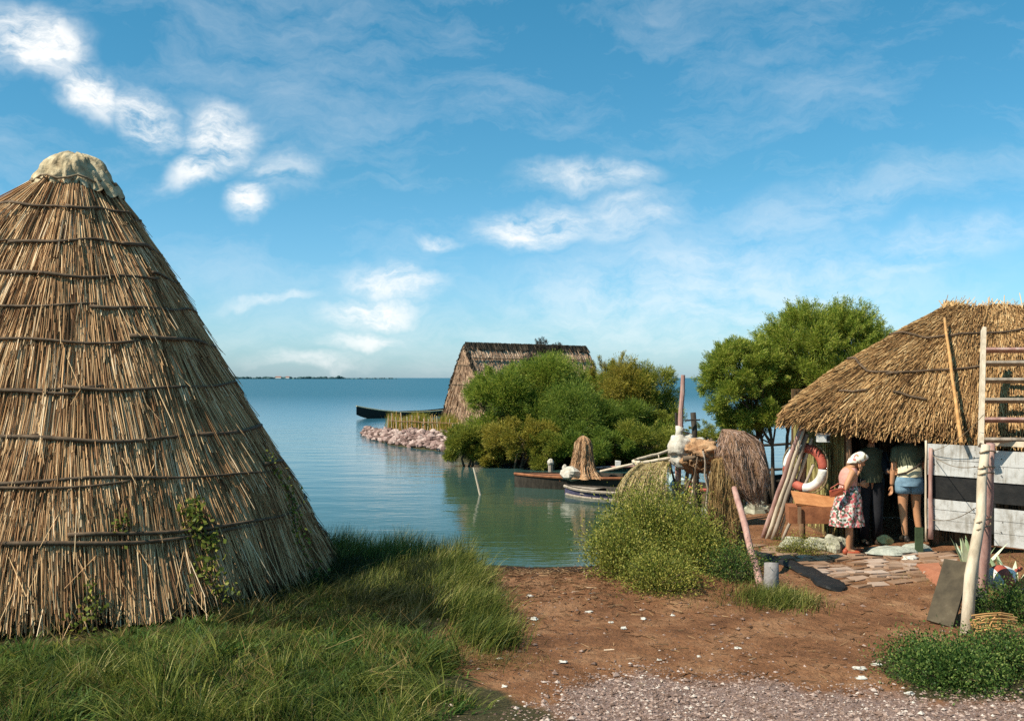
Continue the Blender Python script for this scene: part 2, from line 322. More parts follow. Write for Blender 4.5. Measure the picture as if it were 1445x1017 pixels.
def yarn(name, fn, n, mat, parent, w=.004, jit=.012, segs=10, v0=(0, .1), v1=(.8, 1.06), knots=0, skew=.06):
    """net twine following a hanging surface fn(u, v): long ragged strands, plus short cross twine"""
    A = []; B = []
    for i in range(n):
        u = random.random(); a, b_ = U(*v0), U(*v1); du = random.gauss(0, skew); off = Vector((random.gauss(0, jit), random.gauss(0, jit), 0)); pp = None
        for k in range(segs+1):
            t = a+(b_-a)*k/segs; p = fn((u+du*t) % 1, min(t, 1))+off*(.3+t)+Vector((random.gauss(0, jit*.3), random.gauss(0, jit*.3), -max(0, t-1)*.6))
            if pp is not None: A.append(pp); B.append(p)
            pp = p
    for i in range(knots):
        u, v = random.random(), random.random(); p = fn(u, v); q = fn((u+U(.015, .05)) % 1, min(1, max(0, v+U(-.05, .05)))); A.append(p+Vector((0, -jit*.6, 0))); B.append(q+Vector((0, -jit*.6, 0)))
    A = np.array(A); B = np.array(B); V, Qd = prisms(A, B, np.full(len(A), w)*rng.uniform(.7, 1.3, len(A)))
    return link_mesh(name, V, Qd, mat, parent, parent.location, np.repeat(rng.random(len(A)), 3))
M['tw_pink'] = rndmat('pink_twine', [(0,(.14,.07,.035)),(.5,(.36,.21,.13)),(1,(.60,.42,.33))], nscale=5, namt=.3)
M['tw_brown'] = rndmat('brown_twine', [(0,(.07,.035,.012)),(.5,(.22,.125,.045)),(1,(.42,.28,.12))], nscale=5, namt=.3)
M['tw_tan'] = rndmat('tan_twine', [(0,(.16,.075,.03)),(.5,(.42,.23,.11)),(1,(.64,.42,.25))], nscale=5, namt=.3)
M['tw_ochre'] = rndmat('ochre_twine', [(0,(.16,.10,.035)),(.5,(.40,.29,.12)),(1,(.62,.5,.27))], nscale=5, namt=.3)
# ------------------------------------------------------------------ ground, water
def axis(segs):
    o = [segs[0][0]]
    for a, b, st in segs:
        n = max(1, int(round((b-a)/st))); o += list(np.linspace(a, b, n+1)[1:])
    return np.array(o)
xs = axis([(-20000,-2000,6000),(-2000,-200,600),(-200,-40,40),(-40,-10,2),(-10,-7,.3),(-7,9,.07),(9,12,.3),(12,40,2),(40,200,40),(200,2000,600),(2000,20000,6000)])
ys = axis([(-60,0,6),(0,6.5,.5),(6.5,16,.07),(16,24,.16),(24,62,.5),(62,100,4),(100,1000,100),(1000,20000,3000)])
XX, YY = np.meshgrid(xs, ys); ZZ = gh(XX, YY)
nx, ny = len(xs), len(ys)
idx = np.arange(nx*ny).reshape(ny, nx)
Q = np.stack([idx[:-1, :-1], idx[:-1, 1:], idx[1:, 1:], idx[1:, :-1]], -1).reshape(-1, 4)
m, nt, out = newmat('soil'); b = principled(nt, out, .9, .15); L = nt.links.new
def cattr(n): return N(nt, 'ShaderNodeAttribute', attribute_name=n)
tc = N(nt, 'ShaderNodeTexCoord')
n1 = N(nt, 'ShaderNodeTexNoise', i_Scale=1.3, i_Detail=8., i_Roughness=.7); L(tc.outputs['Object'], n1.inputs[0])
soil = ramp(nt, [(.28,(.095,.040,.018)),(.5,(.215,.096,.043)),(.7,(.345,.185,.095))]); L(n1.outputs[0], soil.inputs[0])
n2 = N(nt, 'ShaderNodeTexNoise', i_Scale=26., i_Detail=6., i_Roughness=.75); L(tc.outputs['Object'], n2.inputs[0])
gr = ramp(nt, [(.3,(.13,.075,.05)),(.5,(.25,.165,.135)),(.7,(.38,.28,.24))]); L(n2.outputs[0], gr.inputs[0])
wet = ramp(nt, [(.3,(.014,.010,.007)),(.6,(.045,.026,.014)),(.75,(.10,.055,.03))]); L(n2.outputs[0], wet.inputs[0])
tf = ramp(nt, [(.3,(.03,.03,.012)),(.7,(.09,.07,.03))]); L(n2.outputs[0], tf.inputs[0])
fine = ramp(nt, [(.35,(.7,.7,.7)),(.65,(1.25,1.25,1.25))]); L(n2.outputs[0], fine.inputs[0])
mul = N(nt, 'ShaderNodeMix', data_type='RGBA', blend_type='MULTIPLY'); mul.inputs[0].default_value = .8; L(soil.outputs[0], mul.inputs[6]); L(fine.outputs[0], mul.inputs[7])
cur = mul.outputs[2]
n3 = N(nt, 'ShaderNodeTexNoise', i_Scale=4., i_Detail=6.); L(tc.outputs['Object'], n3.inputs[0])
for an, rp in (('gravel', gr), ('wet', wet), ('turf', tf)):
    a = cattr(an); ad = N(nt, 'ShaderNodeMath', operation='ADD'); L(a.outputs['Fac'], ad.inputs[0]); L(n3.outputs[0], ad.inputs[1])
    mr = N(nt, 'ShaderNodeMapRange', i_From_Min=.85, i_From_Max=1.15); L(ad.outputs[0], mr.inputs[0])
    mx = N(nt, 'ShaderNodeMix', data_type='RGBA'); L(mr.outputs[0], mx.inputs[0]); L(cur, mx.inputs[6]); L(rp.outputs[0], mx.inputs[7]); cur = mx.outputs[2]
L(cur, b.inputs['Base Color'])
n5 = N(nt, 'ShaderNodeTexNoise', i_Scale=5.5, i_Detail=5., i_Roughness=.6); L(tc.outputs['Object'], n5.inputs[0]); bq = N(nt, 'ShaderNodeBump', i_Strength=.8, i_Distance=.10); L(n5.outputs[0], bq.inputs['Height'])
bp = N(nt, 'ShaderNodeBump', i_Strength=.9, i_Distance=.03); L(n2.outputs[0], bp.inputs['Height']); L(bq.outputs[0], bp.inputs['Normal']); L(bp.outputs[0], b.inputs['Normal'])
ground = link_mesh('ground', np.stack([XX, YY, ZZ], -1).reshape(-1, 3), Q, m, smooth=True)
tag(ground, kind='structure')
x, y = XX.ravel(), YY.ravel(); dM = sdist(MAIN, x, y)
def gravel_edge(x): return 8.35+.12*np.sin(x*2.3-.6)+.06*np.sin(x*7)-1.1*sstep(.9, -.6, x)-.62*sstep(1.9, 3.6, x)
def w_gravel(x, y): return .8*sstep(.4, -.5, y-gravel_edge(x))*sstep(-.5, .9, x)
def w_turf(x, y): return np.maximum(.95*sstep(-.55, -1.1, x+.45*(y-9.5)*(y < 9.5)-.2*np.sin(y*2)), .9*sstep(2.9, 3.4, x)*sstep(9.2, 8.6, y)*sstep(7.5, 7.9, y))
def w_wet(x, y, d): return 1.0*sstep(2.1, .7, d)
for an, w in (('gravel', w_gravel(x, y)), ('wet', np.maximum(w_wet(x, y, dM), 0)), ('turf', w_turf(x, y))):
    a = ground.data.attributes.new(an, 'FLOAT', 'POINT'); a.data.foreach_set('value', w.astype(np.float32))

m, nt, out = newmat('lagoon_water'); b = principled(nt, out, .1, .5); L = nt.links.new
b.inputs['Base Color'].default_value = (.018, .085, .105, 1); b.inputs['IOR'].default_value = 1.33
tc = N(nt, 'ShaderNodeTexCoord'); hs = []
for sc, st, dt in ((2.6, (1, 2.2, 1), 3.), (.45, (1, 2.5, 1), 4.)):
    mp = N(nt, 'ShaderNodeMapping'); mp.inputs['Scale'].default_value = st; L(tc.outputs['Object'], mp.inputs[0])
    n = N(nt, 'ShaderNodeTexNoise', i_Scale=sc, i_Detail=dt, i_Roughness=.55); L(mp.outputs[0], n.inputs[0]); hs.append(n)
# near the shelter of the shore the water is calm, farther out the breeze ruffles it
sx = N(nt, 'ShaderNodeSeparateXYZ'); L(tc.outputs['Object'], sx.inputs[0])
mr = N(nt, 'ShaderNodeMapRange', i_From_Min=18., i_From_Max=70., i_To_Min=.05, i_To_Max=.30); L(sx.outputs[1], mr.inputs[0])
mrf = N(nt, 'ShaderNodeMapRange', i_From_Min=16., i_From_Max=45., i_To_Min=.10, i_To_Max=.02); L(sx.outputs[1], mrf.inputs[0])
mrr = N(nt, 'ShaderNodeMapRange', i_From_Min=20., i_From_Max=160., i_To_Min=.04, i_To_Max=.42); L(sx.outputs[1], mrr.inputs[0]); L(mrr.outputs[0], b.inputs['Roughness'])
mrs = N(nt, 'ShaderNodeMapRange', i_From_Min=20., i_From_Max=200., i_To_Min=.25, i_To_Max=.16); L(sx.outputs[1], mrs.inputs[0]); L(mrs.outputs[0], b.inputs['Specular IOR Level'])
b1 = N(nt, 'ShaderNodeBump', i_Distance=.05); L(mrf.outputs[0], b1.inputs['Strength']); L(hs[0].outputs[0], b1.inputs['Height'])
b2 = N(nt, 'ShaderNodeBump', i_Distance=.22); L(mr.outputs[0], b2.inputs['Strength']); L(hs[1].outputs[0], b2.inputs['Height']); L(b1.outputs[0], b2.inputs['Normal'])
L(b2.outputs[0], b.inputs['Normal'])
# shallows show the silty green bottom
mr2 = N(nt, 'ShaderNodeMapRange', i_From_Min=14., i_From_Max=60.); L(sx.outputs[1], mr2.inputs[0])
mxw = N(nt, 'ShaderNodeMix', data_type='RGBA'); L(mr2.outputs[0], mxw.inputs[0]); mxw.inputs[6].default_value = (.036, .058, .024, 1); mxw.inputs[7].default_value = (.03, .11, .155, 1)
L(mxw.outputs[2], b.inputs['Base Color'])
water = link_mesh('water', [(-25000, 5, WZ), (25000, 5, WZ), (25000, 25000, WZ), (-25000, 25000, WZ)], [(0, 1, 2, 3)], m)
tag(water, kind='structure')

# ------------------------------------------------------------------ world, sun, camera
SUN_EL, SUN_FRONT = math.radians(47), math.radians(28)
sd = Vector((-math.cos(SUN_FRONT)*math.cos(SUN_EL), -math.sin(SUN_FRONT)*math.cos(SUN_EL), math.sin(SUN_EL)))
W = bpy.data.worlds.new('World'); SC.world = W; W.use_nodes = True
nt = W.node_tree; nt.nodes.clear(); L = nt.links.new
wo = nt.nodes.new('ShaderNodeOutputWorld'); bg = nt.nodes.new('ShaderNodeBackground'); bg.inputs[1].default_value = .085; L(bg.outputs[0], wo.inputs[0])
sky = N(nt, 'ShaderNodeTexSky', sky_type='NISHITA', sun_disc=False, sun_elevation=SUN_EL, sun_rotation=math.atan2(sd.x, sd.y), air_density=1.0, dust_density=.6, ozone_density=1.6)
tint = N(nt, 'ShaderNodeMix', data_type='RGBA', blend_type='MULTIPLY'); tint.inputs[0].default_value = 1; L(sky.outputs[0], tint.inputs[6])
tc = N(nt, 'ShaderNodeTexCoord'); sx = N(nt, 'ShaderNodeSeparateXYZ'); L(tc.outputs['Generated'], sx.inputs[0])
az = N(nt, 'ShaderNodeMath', operation='ARCTAN2'); L(sx.outputs[0], az.inputs[0]); L(sx.outputs[1], az.inputs[1])
el = N(nt, 'ShaderNodeMath', operation='ARCSINE'); L(sx.outputs[2], el.inputs[0])
tr_ = ramp(nt, [(0,(.74,1.06,1.50)),(.05,(.62,1.0,1.3)),(.2,(.42,.96,1.08)),(.45,(.27,.99,1.06)),(1,(.24,.98,1.02))]); L(el.outputs[0], tr_.inputs[0]); L(tr_.outputs[0], tint.inputs[7])
ae = N(nt, 'ShaderNodeCombineXYZ'); L(az.outputs[0], ae.inputs[0]); L(el.outputs[0], ae.inputs[1])
wn = N(nt, 'ShaderNodeTexNoise', i_Scale=9., i_Detail=5., i_Roughness=.6); L(ae.outputs[0], wn.inputs[0])
wsub = N(nt, 'ShaderNodeVectorMath', operation='SUBTRACT'); L(wn.outputs['Color'], wsub.inputs[0]); wsub.inputs[1].default_value = (.5, .5, .5)
wsc = N(nt, 'ShaderNodeVectorMath', operation='SCALE'); L(wsub.outputs[0], wsc.inputs[0]); wsc.inputs['Scale'].default_value = .075
wadd = N(nt, 'ShaderNodeVectorMath', operation='ADD'); L(ae.outputs[0], wadd.inputs[0]); L(wsc.outputs[0], wadd.inputs[1])
CL = [(50,55,62,44,-15,1.0),(125,128,42,34,-30,.95),(205,160,58,34,-25,.95),(318,190,52,46,-60,1.0),(285,245,46,26,15,.8),(362,290,36,26,30,.85),(405,245,46,34,0,.4),
 (830,243,95,22,0,.55),(755,325,90,34,5,.75),(880,315,90,30,10,.35),(560,402,75,24,-8,.75),(535,440,72,24,0,.9),(520,480,60,15,0,.6),(617,347,34,12,-5,.55),
 (385,418,70,9,6,.4),(440,510,80,14,0,.45),(870,290,60,22,12,.35),(1000,420,360,80,3,.34),(1250,392,110,16,6,.3),(900,470,400,40,0,.25),(1330,350,140,34,10,.28),(1150,300,220,40,14,.2),(980,370,160,26,8,.3)]
cur = None
for (px, py, hw, hh, an, s) in CL:
    dx, dz = (px-CX)/F, (HY-py)/F
    mp = N(nt, 'ShaderNodeMapping', vector_type='TEXTURE'); L(wadd.outputs[0], mp.inputs[0])
    mp.inputs['Location'].default_value = (math.atan(dx), math.asin(dz/math.sqrt(1+dx*dx+dz*dz)), 0)
    mp.inputs['Rotation'].default_value = (0, 0, math.radians(an)); mp.inputs['Scale'].default_value = (hw/F, hh/F, 1)
    ln = N(nt, 'ShaderNodeVectorMath', operation='LENGTH'); L(mp.outputs[0], ln.inputs[0])
    mr = N(nt, 'ShaderNodeMapRange', interpolation_type='SMOOTHSTEP', i_From_Min=1.35, i_From_Max=.25, i_To_Min=0., i_To_Max=s); L(ln.outputs['Value'], mr.inputs[0])
    if cur is None: cur = mr.outputs[0]
    else:
        mxm = N(nt, 'ShaderNodeMath', operation='MAXIMUM'); L(cur, mxm.inputs[0]); L(mr.outputs[0], mxm.inputs[1]); cur = mxm.outputs[0]
mp = N(nt, 'ShaderNodeMapping'); mp.inputs['Scale'].default_value = (1, 2.4, 1); mp.inputs['Rotation'].default_value = (0, 0, -.15); L(wadd.outputs[0], mp.inputs[0])
cn = N(nt, 'ShaderNodeTexNoise', i_Scale=17., i_Detail=9., i_Roughness=.66); L(mp.outputs[0], cn.inputs[0])
cm = N(nt, 'ShaderNodeMapRange', i_From_Min=.34, i_From_Max=.6, i_To_Min=.12, i_To_Max=1.1); L(cn.outputs[0], cm.inputs[0])
cmul = N(nt, 'ShaderNodeMath', operation='MULTIPLY'); L(cur, cmul.inputs[0]); L(cm.outputs[0], cmul.inputs[1])
mp = N(nt, 'ShaderNodeMapping'); mp.inputs['Scale'].default_value = (1, 3.2, 1); mp.inputs['Rotation'].default_value = (0, 0, .22); L(wadd.outputs[0], mp.inputs[0])
ci = N(nt, 'ShaderNodeTexNoise', i_Scale=3.2, i_Detail=9., i_Roughness=.66); L(mp.outputs[0], ci.inputs[0])
cim = N(nt, 'ShaderNodeMapRange', i_From_Min=.47, i_From_Max=.76, i_To_Min=0., i_To_Max=.30); L(ci.outputs[0], cim.inputs[0])
cadd = N(nt, 'ShaderNodeMath', operation='ADD', use_clamp=True); L(cmul.outputs[0], cadd.inputs[0]); L(cim.outputs[0], cadd.inputs[1])
cmx = N(nt, 'ShaderNodeMix', data_type='RGBA'); L(cadd.outputs[0], cmx.inputs[0]); L(tint.outputs[2], cmx.inputs[6]); cmx.inputs[7].default_value = (8.8, 8.85, 8.7, 1)
L(cmx.outputs[2], bg.inputs[0])
sl = bpy.data.lights.new('sun', 'SUN'); sl.energy = 5.0; sl.angle = math.radians(.5); sl.color = (1, .93, .80)
so = bpy.data.objects.new('sun', sl); COL.objects.link(so); so.rotation_euler = sd.to_track_quat('Z', 'Y').to_euler()
cd = bpy.data.cameras.new('camera'); cam = bpy.data.objects.new('camera', cd); COL.objects.link(cam)
cam.location = (0, 0, CZ); cam.rotation_euler = (math.radians(90), 0, 0)
cd.sensor_width = 36; cd.lens = 36*F/1445; cd.shift_y = (HY-508.5)/1445; cd.clip_end = 60000; cd.clip_start = .1
SC.camera = cam
SC.view_settings.view_transform = 'Standard'; SC.view_settings.look = 'None'; SC.view_settings.exposure = .55; SC.view_settings.gamma = 1

# ------------------------------------------------------------------ conical reed hut (left)
HC = Vector((-5.34, 12.2, 0)); HB = g(-5.34, 9.5)
hz = np.array([-.2, .44, 1.22, 2.05, 2.87, 3.785, 4.8, 5.1]); hr = np.array([3.18, 2.92, 2.58, 2.08, 1.64, 1.12, .47, .22])
def hut_r(th, z):
    r = np.interp(z, hz, hr)
    left = np.clip(-np.cos(th), 0, 1)**1.3
    return r*(1+.10*left)+left*.55*sstep(5.0, 4.2, z)+.035*np.sin(3*th+z*1.3)+.025*np.sin(7*th-z*2.1)
def hut_p(th, z, off=0):
    r = hut_r(th, z)+off; th = np.asarray(th, float)
    return np.stack([HC.x+r*np.cos(th), HC.y+r*np.sin(th), z+0*th], -1)
hut = thing('reed_hut', HC+Vector((0, 0, .1)), 'tall conical reed hut with rod bindings and a canvas cap, on grass at the left', 'hut')
mb = MB(); mb.grid(lambda u, v: Vector(hut_p(2*math.pi*u, -.1+5.15*v, -.10-.30*float(sstep(.62, .42, -.1+5.15*v)))), 72, 50, True)
mb.build('thatch_underlayer', M['reedcore'], hut, hut.location, smooth=True)
rodz = [4.50, 4.08, 3.70, 3.30, 2.90, 2.41, 1.876, 1.43, .915]
A = []; B = []; Wd = []; R = []
edges = [4.95]+rodz+[.42]
for k in range(len(edges)-1):
    zt, zb = edges[k], edges[k+1]; rm = hut_r(0, (zt+zb)/2)
    n = int(rm*2*math.pi*(zt-zb+.35)*1000)
    th = rng.uniform(0, 2*np.pi, n)
    z0 = rng.uniform(zb-.05, zt+.12, n); ln = rng.uniform(.35, .95, n)
    z1 = np.maximum(z0-ln, zb-rng.gamma(2, .07, n))
    if k == len(edges)-2:
        rag = .06+.12*np.sin(th*9)+.14*np.sin(th*23+1)+.16*np.sin(th*4+2); z1 = np.minimum(z1, zb+rag+rng.normal(0, .08, n)); z1 = np.maximum(z1, .10)
    dth = rng.normal(0, .010, n)*np.minimum(1.5, 1.6/rm)+.012*np.sin(th*11+k)
    o0 = rng.uniform(-.06, .004, n); o1 = o0+rng.uniform(.0, .055, n)*(z0-z1)/.6
    A.append(hut_p(th, z0, o0)); B.append(hut_p(th+dth, z1, o1))
    Wd.append(rng.uniform(.0032, .0068, n)); 
    R.append(np.clip(rng.beta(2.2, 2.0, n)+.10*np.sin(th*17+k*2)+.08*np.sin(th*41+k), 0, 1))
# slipped, stray reeds at the foot and the right hand edge
n = 650; th = rng.uniform(-2.9, .9, n); z0 = rng.uniform(.25, 4.2, n); z0 = np.where(rng.random(n) < .45, rng.uniform(.3, .8, n), z0)
a = hut_p(th, z0, rng.uniform(-.02, .02, n)); bb = hut_p(th+rng.normal(0, .035, n), z0-rng.uniform(.2, .5, n), rng.uniform(.03, .12, n)); bb[:, 2] = np.maximum(bb[:, 2], 0)
A.append(a); B.append(bb); Wd.append(rng.uniform(.003, .006, n)); R.append(rng.random(n))
V, Qd = prisms(np.concatenate(A), np.concatenate(B), np.concatenate(Wd))
link_mesh('thatch', V, Qd, M['reed'], hut, hut.location, np.repeat(np.concatenate(R), 3))
for k, z in enumerate(rodz):
    mb = MB(); t = -math.pi*1.25+k*.35; t0 = t
    while t < t0+2*math.pi:
        t2 = t+U(1.0, 1.9); s = U(0, 9); dz0 = U(-.03, .03); dz1 = U(-.05, .05)
        pts = []; rs = []; m_ = 16; rb = U(.016, .028)
        for i in range(m_+1):
            f = i/m_; tt = t-.06+(t2+.06-t)*f
            zz = z+dz0+(dz1-dz0)*f+.035*math.sin(tt*3.1+s)+.014*math.sin(tt*9+s)
            pts.append(Vector(hut_p(tt, zz, .028+.012*math.sin(tt*5+s)))); rs.append(rb*(1.1-.5*f)*U(.9, 1.1))
        mb.tube(pts, rs, 7); t = t2
    mb.build('binding_rod', M['rod'], hut, hut.location, smooth=True)
mb = MB()
def cap(u, v):
    th = 2*math.pi*u; prof = [(0.02, 5.235), (.13, 5.235), (.24, 5.19), (.33, 5.10), (.385, 5.0), (.425, 4.90), (.455, 4.84), (.475, 4.79)]
    f = v*(len(prof)-1); i = min(int(f), len(prof)-2); t = f-i; r = prof[i][0]*(1-t)+prof[i+1][0]*t; z = prof[i][1]*(1-t)+prof[i+1][1]*t
    d = Vector((math.cos(th), math.sin(th), 0)); w = min(1, v*2.2)
    nn = noise.noise(Vector((d.x*2.2, d.y*2.2, z*5)))*.06+.10*(.35-abs(noise.noise(Vector((d.x*4, d.y*4, z*3+3)))))+.07*(.3-abs(noise.noise(Vector((d.x*8, d.y*8, z*6+7)))))+.02*math.sin(th*17+z*9)
    rag = (noise.noise(Vector((d.x*4, d.y*4, 9)))*.12+noise.noise(Vector((d.x*9, d.y*9, 2)))*.07)*max(0, v-.65)/.35
    right = max(0, math.cos(th))**4*max(0, v-.75)/.25
    return HC+d*(r+nn*w+right*.08)+Vector((-.02, 0, z+rag-right*.10+.03*noise.noise(Vector((d.x*3, d.y*3, 4)))))
mb.grid(cap, 84, 30, True); mb.build('canvas_cap', M['canvas'], hut, hut.location, smooth=True)
mb = MB(); mb.tube([Vector(hut_p(2*math.pi*i/28, 4.87+.03*math.sin(i*1.7), .06)) for i in range(29)], .014, 6); mb.build('cap_rope', M['rope'], hut, hut.location, smooth=True)

# climbing vine on the hut, one plant right of the middle and one low at the front
def vine(pts_tz, nleaf, label, spread=.09, sz=.05):
    base = Vector(hut_p(pts_tz[0][0], pts_tz[0][1], .1)); base.z = g(base.x, base.y)
    o = thing('climbing_vine', base, label, 'vine')
    P3 = [Vector(hut_p(t, z, .05)) for t, z in pts_tz]; P3[0].z = base.z
    mb = MB(); mb.tube(P3, .007, 5); mb.build('stem', M['bark'], o, base)
    C = []; k = len(P3)-1
    for i in range(nleaf):
        f = random.random()*k; j = min(int(f), k-1); c = P3[j].lerp(P3[j+1], f-j); s = spread*(1.2-.6*f/k)
        C.append(c+Vector((random.gauss(0, s), random.gauss(0, s*.6)-.03, random.gauss(0, s))))
    C = np.array(C); V, Qd = rhombs(C, rng.normal(size=(nleaf, 3))+[0, -.3, -.3], rng.uniform(.6, 1.2, nleaf)*sz, rng.uniform(.5, 1., nleaf)*sz)
    link_mesh('leaves', V, Qd, M['vine'], o, base, rng.random(nleaf))
vine([(-.66,.05),(-.72,.5),(-.68,.8),(-.74,1.0),(-.7,1.2)], 420, 'leafy yellow green vine climbing the lower right of the conical hut', .10, .06)
vine([(-1.15,.1),(-1.1,.3),(-1.12,.55)], 110, 'small pale vine sprouting at the front foot of the conical hut', .07, .055)
vine([(-1.0,.85),(-1.0,1.0),(-.98,1.12)], 60, 'tuft of pale leaves caught above the lowest hut binding', .07, .05)
vine([(-.12,.1),(-.2,.6),(-.1,1.1),(-.18,1.6)], 260, 'dark creeper trailing down the shaded right edge of the conical hut', .07, .05)

# ------------------------------------------------------------------ grass
def grass(name, n, region, hfn, label, mat, lean=(.25, .1), lj=.35, w=.008, droop=.35):
    x, y = region(n); keep = gh(x, y) > WZ+.03; x, y = x[keep], y[keep]; n = len(x)
    z = gh(x, y)-.02; H = hfn(x, y)*rng.uniform(.45, 1.2, n)
    ln = np.stack([rng.normal(lean[0], lj, n), rng.normal(lean[1], lj, n)], 1)
    V, Qd = blades(np.stack([x, y, z], 1), ln, H, np.full(n, w)*rng.uniform(.6, 1.3, n), droop)
    cl = .5+.5*np.sin(x*3.1+1)*np.sin(y*2.7)
    rv = np.clip(rng.beta(2, 2.0, n)+.3*(cl-.5), 0, 1)
    o = link_mesh(name, V, Qd, mat, None, None, np.repeat(rv, 3)); tag(o, label, None, None, 'stuff'); return o
def left_ok(x, y):
    edge = -.42-.12*np.sin(y*4.0)-.15*sstep(8.0, 7.0, y)-.5*sstep(8.5, 9.6, y)-1.1*sstep(9.6, 10.6, y)
    return (x < edge+rng.normal(0, .06, len(x))) & (np.hypot(x-HC.x, y-HC.y) > 3.2)
def clump_ok(x, y):
    k = np.array([noise.noise(Vector((a*1.7, b*1.7, 3.3)))+.6*noise.noise(Vector((a*4.1, b*4.1, 8.))) for a, b in zip(x, y)])
    return left_ok(x, y) & (k > -.10)
M['shade_grass'] = rndmat('shade_grass', [(0,(.010,.014,.005)),(.6,(.03,.042,.010)),(.9,(.08,.075,.02)),(1,(.22,.15,.05))], nscale=1.5, **G1)  # near-black greens put the hut's shade into the grass colour
def tufts(name, ntuft, per, xr, yr, ok, label, mat, hmin, hmax, rad=.10, w=.008, hfn=None):
    x = rng.uniform(*xr, ntuft*2); y = rng.uniform(*yr, ntuft*2); k = ok(x, y) & (gh(x, y) > WZ+.03); x, y = x[k][:ntuft], y[k][:ntuft]; m_ = len(x)
    H = hmin+(hmax-hmin)*rng.beta(1.6, 2.6, m_); H *= hfn(x, y) if hfn else 1
    ti = np.repeat(np.arange(m_), (per*(.4+1.2*rng.random(m_))).astype(int)); n = len(ti)
    off = rng.normal(0, 1, (n, 2))*rad*rng.uniform(.5, 1.3, m_)[ti, None]
    tl = np.stack([rng.normal(.08, .6, m_), rng.normal(-.1, .55, m_)], 1)
    lean = tl[ti]+off/rad*.30+rng.normal(0, .16, (n, 2)); bx, by = x[ti]+off[:, 0], y[ti]+off[:, 1]
    V, Qd = blades(np.stack([bx, by, gh(bx, by)-.02], 1), lean, H[ti]*rng.uniform(.4, 1.15, n), w*rng.uniform(.6, 1.4, n), .3)
    tc_ = rng.beta(1.7, 2.0, m_); rv = np.clip(tc_[ti]*.62+rng.beta(1.5, 2.2, n)*.5, 0, 1)
    o = link_mesh(name, V, Qd, mat, None, None, np.repeat(rv, 3)); tag(o, label, None, None, 'stuff'); return o
tufts('grass', 1150, 34, (-6.6, .1), (6.7, 12.2), clump_ok, 'tall green grass growing around the conical hut', M['grass'], .07, .31, .08, .0085, lambda x, y: .55+.45*sstep(3.3, 4.6, np.hypot(x-HC.x, y-HC.y))+.35*sstep(9., 7.5, y))
tufts('fine_grass', 800, 12, (-6.6, .1), (6.7, 12.2), left_ok, 'short undergrowth between the grass tufts', M['herb'], .05, .16, .12, .010)
def reg_bank(n):
    x = rng.uniform(-3.2, -.55, n); y = rng.uniform(11.2, 15.4, n)
    k = (np.hypot(x-HC.x, y-HC.y) > 3.0) & (x < -.75-.25*np.sin(y*2)+.2) ; return x[k], y[k]
grass('bank_grass', 17000, reg_bank, lambda x, y: .18+.30*sstep(12.6, 14.3, y)+.05*np.sin(x*7), 'tall dark grass on the bank behind and right of the conical hut', M['grass'], (.15, .1), .25)
def reg_clump(n):
    t = rng.random(n); c = np.stack([np.interp(t, [0, .5, 1], [-.72, -.5, -.2]), np.interp(t, [0, .5, 1], [13.2, 11.0, 9.15])], 1)
    return c[:, 0]+rng.normal(0, .15, n), c[:, 1]+rng.normal(0, .2, n)
grass('clump_grass', 8000, reg_clump, lambda x, y: .30+.08*np.sin(y*5), 'clump of windblown grass at the edge of the bare earth', M['grass'], (.5, -.2), .28, .009)
def reg_tuft(n): return rng.normal(X_(1098, 11.0), .20, n), rng.normal(11.05, .20, n)
grass('tuft_grass', 2600, reg_tuft, lambda x, y: .21+0*x, 'tuft of yellowish grass around the concrete stump', M['grass'], (.2, -.2), .5)
def reg_dry(n):
    cs = np.array([(X_(640, 9.2), 9.2, .22), (X_(700, 8.7), 8.7, .2), (X_(1010, 11.2), 11.2, .4), (X_(560, 10.6), 10.6, .35), (X_(1140, 14.3), 14.3, .3), (X_(1350, 12.4), 12.4, .5), (X_(1410, 12.2), 12.2, .4)])
    i = rng.integers(0, len(cs), n); return cs[i, 0]+rng.normal(0, 1, n)*cs[i, 2], cs[i, 1]+rng.normal(0, 1, n)*cs[i, 2]*.7
grass('dry_grass', 5200, reg_dry, lambda x, y: .09+0*x, 'thin dry yellow grass on the trodden earth', M['drygrass'], (.3, 0), .7, .007)
def reg_reed(n):
    f = rng.random(n); Y = 46.2-f*6.0; return X_(548+f*98, Y)+rng.normal(0, .12, n), Y+rng.uniform(-.1, 1.6, n)
grass('reeds', 5200, reg_reed, lambda x, y: .75+.15*np.sin(x*4), 'yellow reeds growing along the island embankment', M['tamyellow'], (.05, 0), .14, .03, .1)
tufts('sedge', 45, 26, (-5.2, -.4), (6.9, 8.6), left_ok, 'long arching light green sedge in the near grass', M['grass'], .30, .62, .05, .012)
tufts('broad_weeds', 700, 20, (-6.4, -.4), (6.9, 11.6), left_ok, 'low dark leafy weeds among the grass', M['herb'], .06, .20, .08, .026)
tufts('weeds', 300, 14, (-6.4, -.6), (6.9, 11.6), left_ok, 'broad leaved weeds among the grass', M['vine'], .05, .15, .07, .030)
tufts('dead_grass', 480, 12, (-6.4, -.4), (6.8, 13.5), left_ok, 'dead straw coloured stems in the grass', M['drygrass'], .12, .36, .05, .006)
def bank_ok(x, y): return (x > -3.0) & (x < -.75) & (np.hypot(x-HC.x, y-HC.y) > 2.95)
tufts('bank_shade_weeds', 460, 34, (-3.2, -.6), (9.6, 13.4), bank_ok, 'grass coloured dark as shade beside the right foot of the conical hut', M['shade_grass'], .12, .38, .08, .009)
